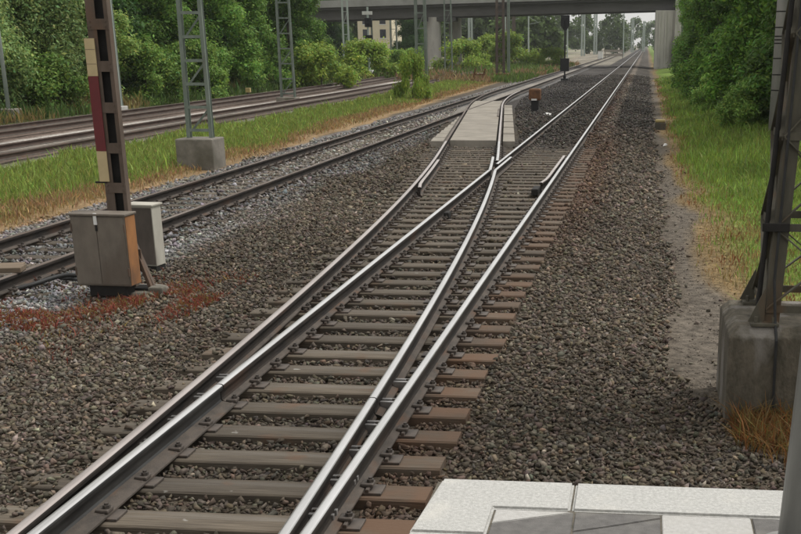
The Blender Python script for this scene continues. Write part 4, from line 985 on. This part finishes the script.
for k, (X, Y) in enumerate(((9, 40), (8.6, 50), (8.8, 62), (9.2, 78), (9.6, 98))):
    tree('dark', X, Y, 1.1, 'dark back-row tree ' + ('behind the banded concrete mast', 'left of the banded concrete mast top', 'behind middle of the right-hand thicket', 'far back in the right-hand thicket', 'farthest back on right, toward bridge abutment')[k], group='dark back row on the right')
tree('bush', 3.0, 53, .62, 'low light bush at front of the right-hand thicket', 'bush', 'bush', GR)
tree('bush', 3.4, 41.5, .60, 'low bush left of the foot of banded concrete mast', 'bush', 'bush', GR)
tree('bush', 5.3, 36.0, .62, 'low bush right of the banded concrete mast', 'bush', 'bush', GR)
tree('small', 4.75, 29.5, .72, 'light green sapling showing right of dark lattice mast', group=GR)
# the far wood that closes the view: one mass
r = np.random.default_rng(21); VV, FF, TT = [], [], []; off = 0
far_spots = [(-12 - 8 * k + r.uniform(-2, 2), 400 + r.uniform(-30, 30), r.uniform(.95, 1.15)) for k in range(12)] + \
    [(-30 - 6.5 * k + r.uniform(-2, 2), 320 + r.uniform(-20, 20), r.uniform(.85, 1.0)) for k in range(15)] + \
    [(-22 - 7 * k + r.uniform(-2, 2), 250 + r.uniform(-12, 12), r.uniform(.7, .85)) for k in range(9)] + \
    [(-6 + 8 * k, 640 + r.uniform(-30, 30), r.uniform(1.0, 1.25)) for k in range(-6, 7)] + [(9 + 7 * k, 400 + 15 * k, 1.05) for k in range(5)] + \
    [(-130 - 9 * k, 330 + r.uniform(-20, 20), 1.1) for k in range(4)]
for (X, Y, sc) in far_spots:
    n = 2300; t = r.random(n); a = r.uniform(0, 6.28, n); hgt = r.uniform(10.5, 12.8) * sc
    nc = 40; tc = r.random(nc); ac = r.uniform(0, 6.28, nc); rc_ = (r.random(nc) ** .4) * 5.4 * sc * np.sqrt(np.maximum(.08, 1 - (tc * .97) ** 2.4))
    Cc = np.stack([X + rc_ * np.cos(ac), Y + rc_ * np.sin(ac), 1 + hgt * tc * .92], 1); k = r.integers(0, nc, n)
    dd = r.normal(size=(n, 3)); dd /= np.linalg.norm(dd, axis=1)[:, None]
    v, f = leaf_quads(Cc[k] + dd * 1.5 * sc * (r.random(n) ** .5)[:, None], .46, dd * .7 + np.array([0, 0, .6]), r, .7)
    VV.append(v); FF.append(f + off); off += len(v)
    TT.append(np.repeat(np.array(G_MID)[None] * (r.lognormal(0, .2, n) * r.uniform(.75, 1.2))[:, None], 4, 0))
tag(link('far_wood', np_mesh('far_wood', np.concatenate(VV), np.concatenate(FF), 'leaf', np.concatenate(TT))), 'distant hazy wood closing the view beyond the bridge', 'wood', kind='stuff')

# ------------------------------------------------------------------ grass and ground plants (uncountable)
def blades(name, X, Y, h, wdt, T, r, lean=.45):
    n = len(X); Z = ground_z(X, Y) - .01 + (.03 if name == 'red_stonecrop' else 0); a = r.uniform(0, 6.28, n); dx, dy = np.cos(a), np.sin(a)
    hh = h * r.lognormal(0, .3, n); ww = wdt * r.lognormal(0, .2, n); la = r.uniform(0, 6.28, n); le = np.abs(r.normal(0, lean, n)) * hh
    B = np.stack([X, Y, Z], 1); s_ = np.stack([dx * ww, dy * ww, 0 * dx], 1); mid = B + np.stack([np.cos(la) * le * .3, np.sin(la) * le * .3, hh * .6], 1)
    tip = B + np.stack([np.cos(la) * le, np.sin(la) * le, hh], 1)
    V = np.stack([B - s_ * .6, mid - s_, tip, mid + s_], 1).reshape(-1, 3)
    F = np.arange(n * 4).reshape(n, 4)
    return np_mesh(name, V, F, 'blade', np.repeat(np.clip(T, .004, .6), 4, 0))
def field(n, x0, x1, y0, y1, r, ypow=1.7):
    Y = y0 + (y1 - y0) * r.random(n) ** ypow; X = r.uniform(x0, x1, n); return X, Y
def tints(base, n, r, v=.25): return np.array(base)[None] * (r.lognormal(0, v, n))[:, None] * (1 + .10 * r.normal(size=(n, 3)))
r = np.random.default_rng(31)
# left verge
X, Y = field(190000, -16.2, -10.0, 17, 105, r, 1.5); nn = noise2(X * .9, Y * .5, 1); n3 = noise2(X * .35, Y * .22, 9)
gl = 10.35 + (nn - .5) * .6 + .02 * np.maximum(Y - 20, 0); u = -X - gl
k = (u > .1) & (X > view_left(Y) - 1.8) & (r.random(len(X)) < .10 + sstep(.2, 1.4, u)) & (-X < 15.4 + (nn - .5))
X, Y, u, n3 = X[k], Y[k], u[k], n3[k]
dry = (u + r.normal(0, .4, len(u)) < .8 + 1.3 * n3) | (r.random(len(u)) < .06)
T = np.where(dry[:, None], tints((.31, .215, .10), len(X), r), tints((.225, .285, .065), len(X), r))
me1 = blades('verge_grass', X, Y, np.where(dry, .12, .17), .006 + Y * .00026, T, r)
tag(link('verge_grass', me1), 'tall green grass with dry orange fringe between second track and sidings', 'grass', kind='stuff')
# right verge
X, Y = field(210000, .75, 8.5, 9.0, 110, r, 1.7); nn = noise2(X * .9, Y * .5, 1); n2_ = noise2(X * 1.7, Y * 1.2, 8)
ge = 1.02 + (nn - .5) * .5 - .25 * sstep(18, 30, Y); u = X - ge
k = (u > -.1) & (X < view_right(Y) + 1.2) & (r.random(len(X)) < .08 + sstep(-.05, .9, u)) & ~((np.abs(X - 1.57) < .9) & (np.abs(Y - 9.95) < .66))
X, Y, u, n2_ = X[k], Y[k], u[k], n2_[k]
dryp = sstep(1.1, .1, u - .9 * sstep(30, 13, Y)) * (.4 + .9 * n2_)
dry = r.random(len(u)) < dryp
red = dry & (noise2(X * 2.3, Y * 1.4, 12) > .70)
T = np.where(dry[:, None], tints((.27, .195, .08), len(X), r), tints((.19, .27, .05), len(X), r)); T[red] = tints((.23, .115, .05), int(red.sum()), r)
straw = (~dry) & (r.random(len(X)) < .45 * noise2(X * 1.1, Y * .7, 33)); T[straw] = tints((.22, .28, .08), int(straw.sum()), r)
me2 = blades('verge_grass', X, Y, np.where(dry, .08, .10 + .08 * sstep(16, 30, Y)) * (.55 + .95 * noise2(X * 1.6, Y * 1.2, 41)), .003 + Y * .00028, T, r)
tag(link('verge_grass', me2), 'bright green grass with dry edge along the path on right', 'grass', kind='stuff')
# dry weeds in front of the concrete block
n = 5200; X = r.uniform(.78, 2.2, n); Y = 9.36 - np.abs(r.normal(0, .42, n)); k = (X - .55 > (9.36 - Y) * .55 - .1); X, Y = X[k], Y[k]
T = np.where((r.random(len(X)) < .45)[:, None], tints((.20, .085, .028), len(X), r), tints((.17, .12, .045), len(X), r))
tag(link('dry_weeds', blades('dry_weeds', X, Y, .15, .005, T, r, .8)), 'rusty brown dry weeds at foot of the big concrete block', 'weeds', kind='stuff')
# red stonecrop round the post
n = 150000; X = r.uniform(-7.6, -4.8, n); Y = r.uniform(9.8, 14.8, n); nn = noise2(X * 2.6, Y * 2.0, 15)
band = np.exp(-((Y - (12.35 + .55 * (X + 6.0) * (X > -6.0) * 1.6 + .75 * (X + 6.0) * (X < -6.0) * 1.0)) / .85) ** 2)
k = (r.random(n) < np.maximum(band * sstep(.22, .7, nn) * .5, .06 * band ** .25 * (nn > .35))) & (X > view_left(Y) - .3); X, Y = X[k], Y[k]
T = np.where((r.random(len(X)) < .66)[:, None], tints((.22, .062, .043), len(X), r), tints((.20, .14, .045), len(X), r))
tag(link('red_stonecrop', blades('red_stonecrop', X, Y, .06, .0055, T, r, .9)), 'low red ground plants among stones around the rusty post', 'plants', kind='stuff')
# siding-side weeds under the trees and dry weeds in the far yard
X, Y = field(26000, -27.5, -23.2, 38, 110, r, 1.3); k = r.random(len(X)) < .25 + sstep(23.5, 25.5, -X); X, Y = X[k], Y[k]
T = np.where((noise2(X * .3, Y * .2, 4) > .62)[:, None], tints((.20, .16, .06), len(X), r), tints((.07, .115, .03), len(X), r))
tag(link('weeds', blades('weeds', X, Y, .45, .03, T, r)), 'rough weeds along the foot of left-hand trees', 'weeds', kind='stuff')
X, Y = field(22000, -24, -9.8, 98, 190, r, 1.0); k = noise2(X * .35, Y * .22, 9) > .4; X, Y = X[k], Y[k]
T = np.where((noise2(X * .2, Y * .15, 6) > .5)[:, None], tints((.25, .17, .09), len(X), r), tints((.10, .15, .035), len(X), r))
tag(link('weeds', blades('weeds', X, Y, .45, .05, T, r)), 'sparse dry weeds on far ground short of the bridge', 'weeds', kind='stuff')

# ------------------------------------------------------------------ haze
hz = MB(); hz.box(-180, 90, -25, 1150, -1.5, 30)
ho = hz.build('haze', 'paper'); ho.data.materials.clear()
hm = bpy.data.materials.new('haze'); hm.use_nodes = True; hm.node_tree.nodes.clear()
pv = hm.node_tree.nodes.new('ShaderNodeVolumePrincipled'); ou = hm.node_tree.nodes.new('ShaderNodeOutputMaterial')
pv.inputs['Color'].default_value = (.95, .98, 1.0, 1); pv.inputs['Density'].default_value = .0002; pv.inputs['Anisotropy'].default_value = .2
hm.node_tree.links.new(pv.outputs[0], ou.inputs['Volume']); ho.data.materials.append(hm)
tag(ho, 'thin pale haze over the distance', kind='stuff')
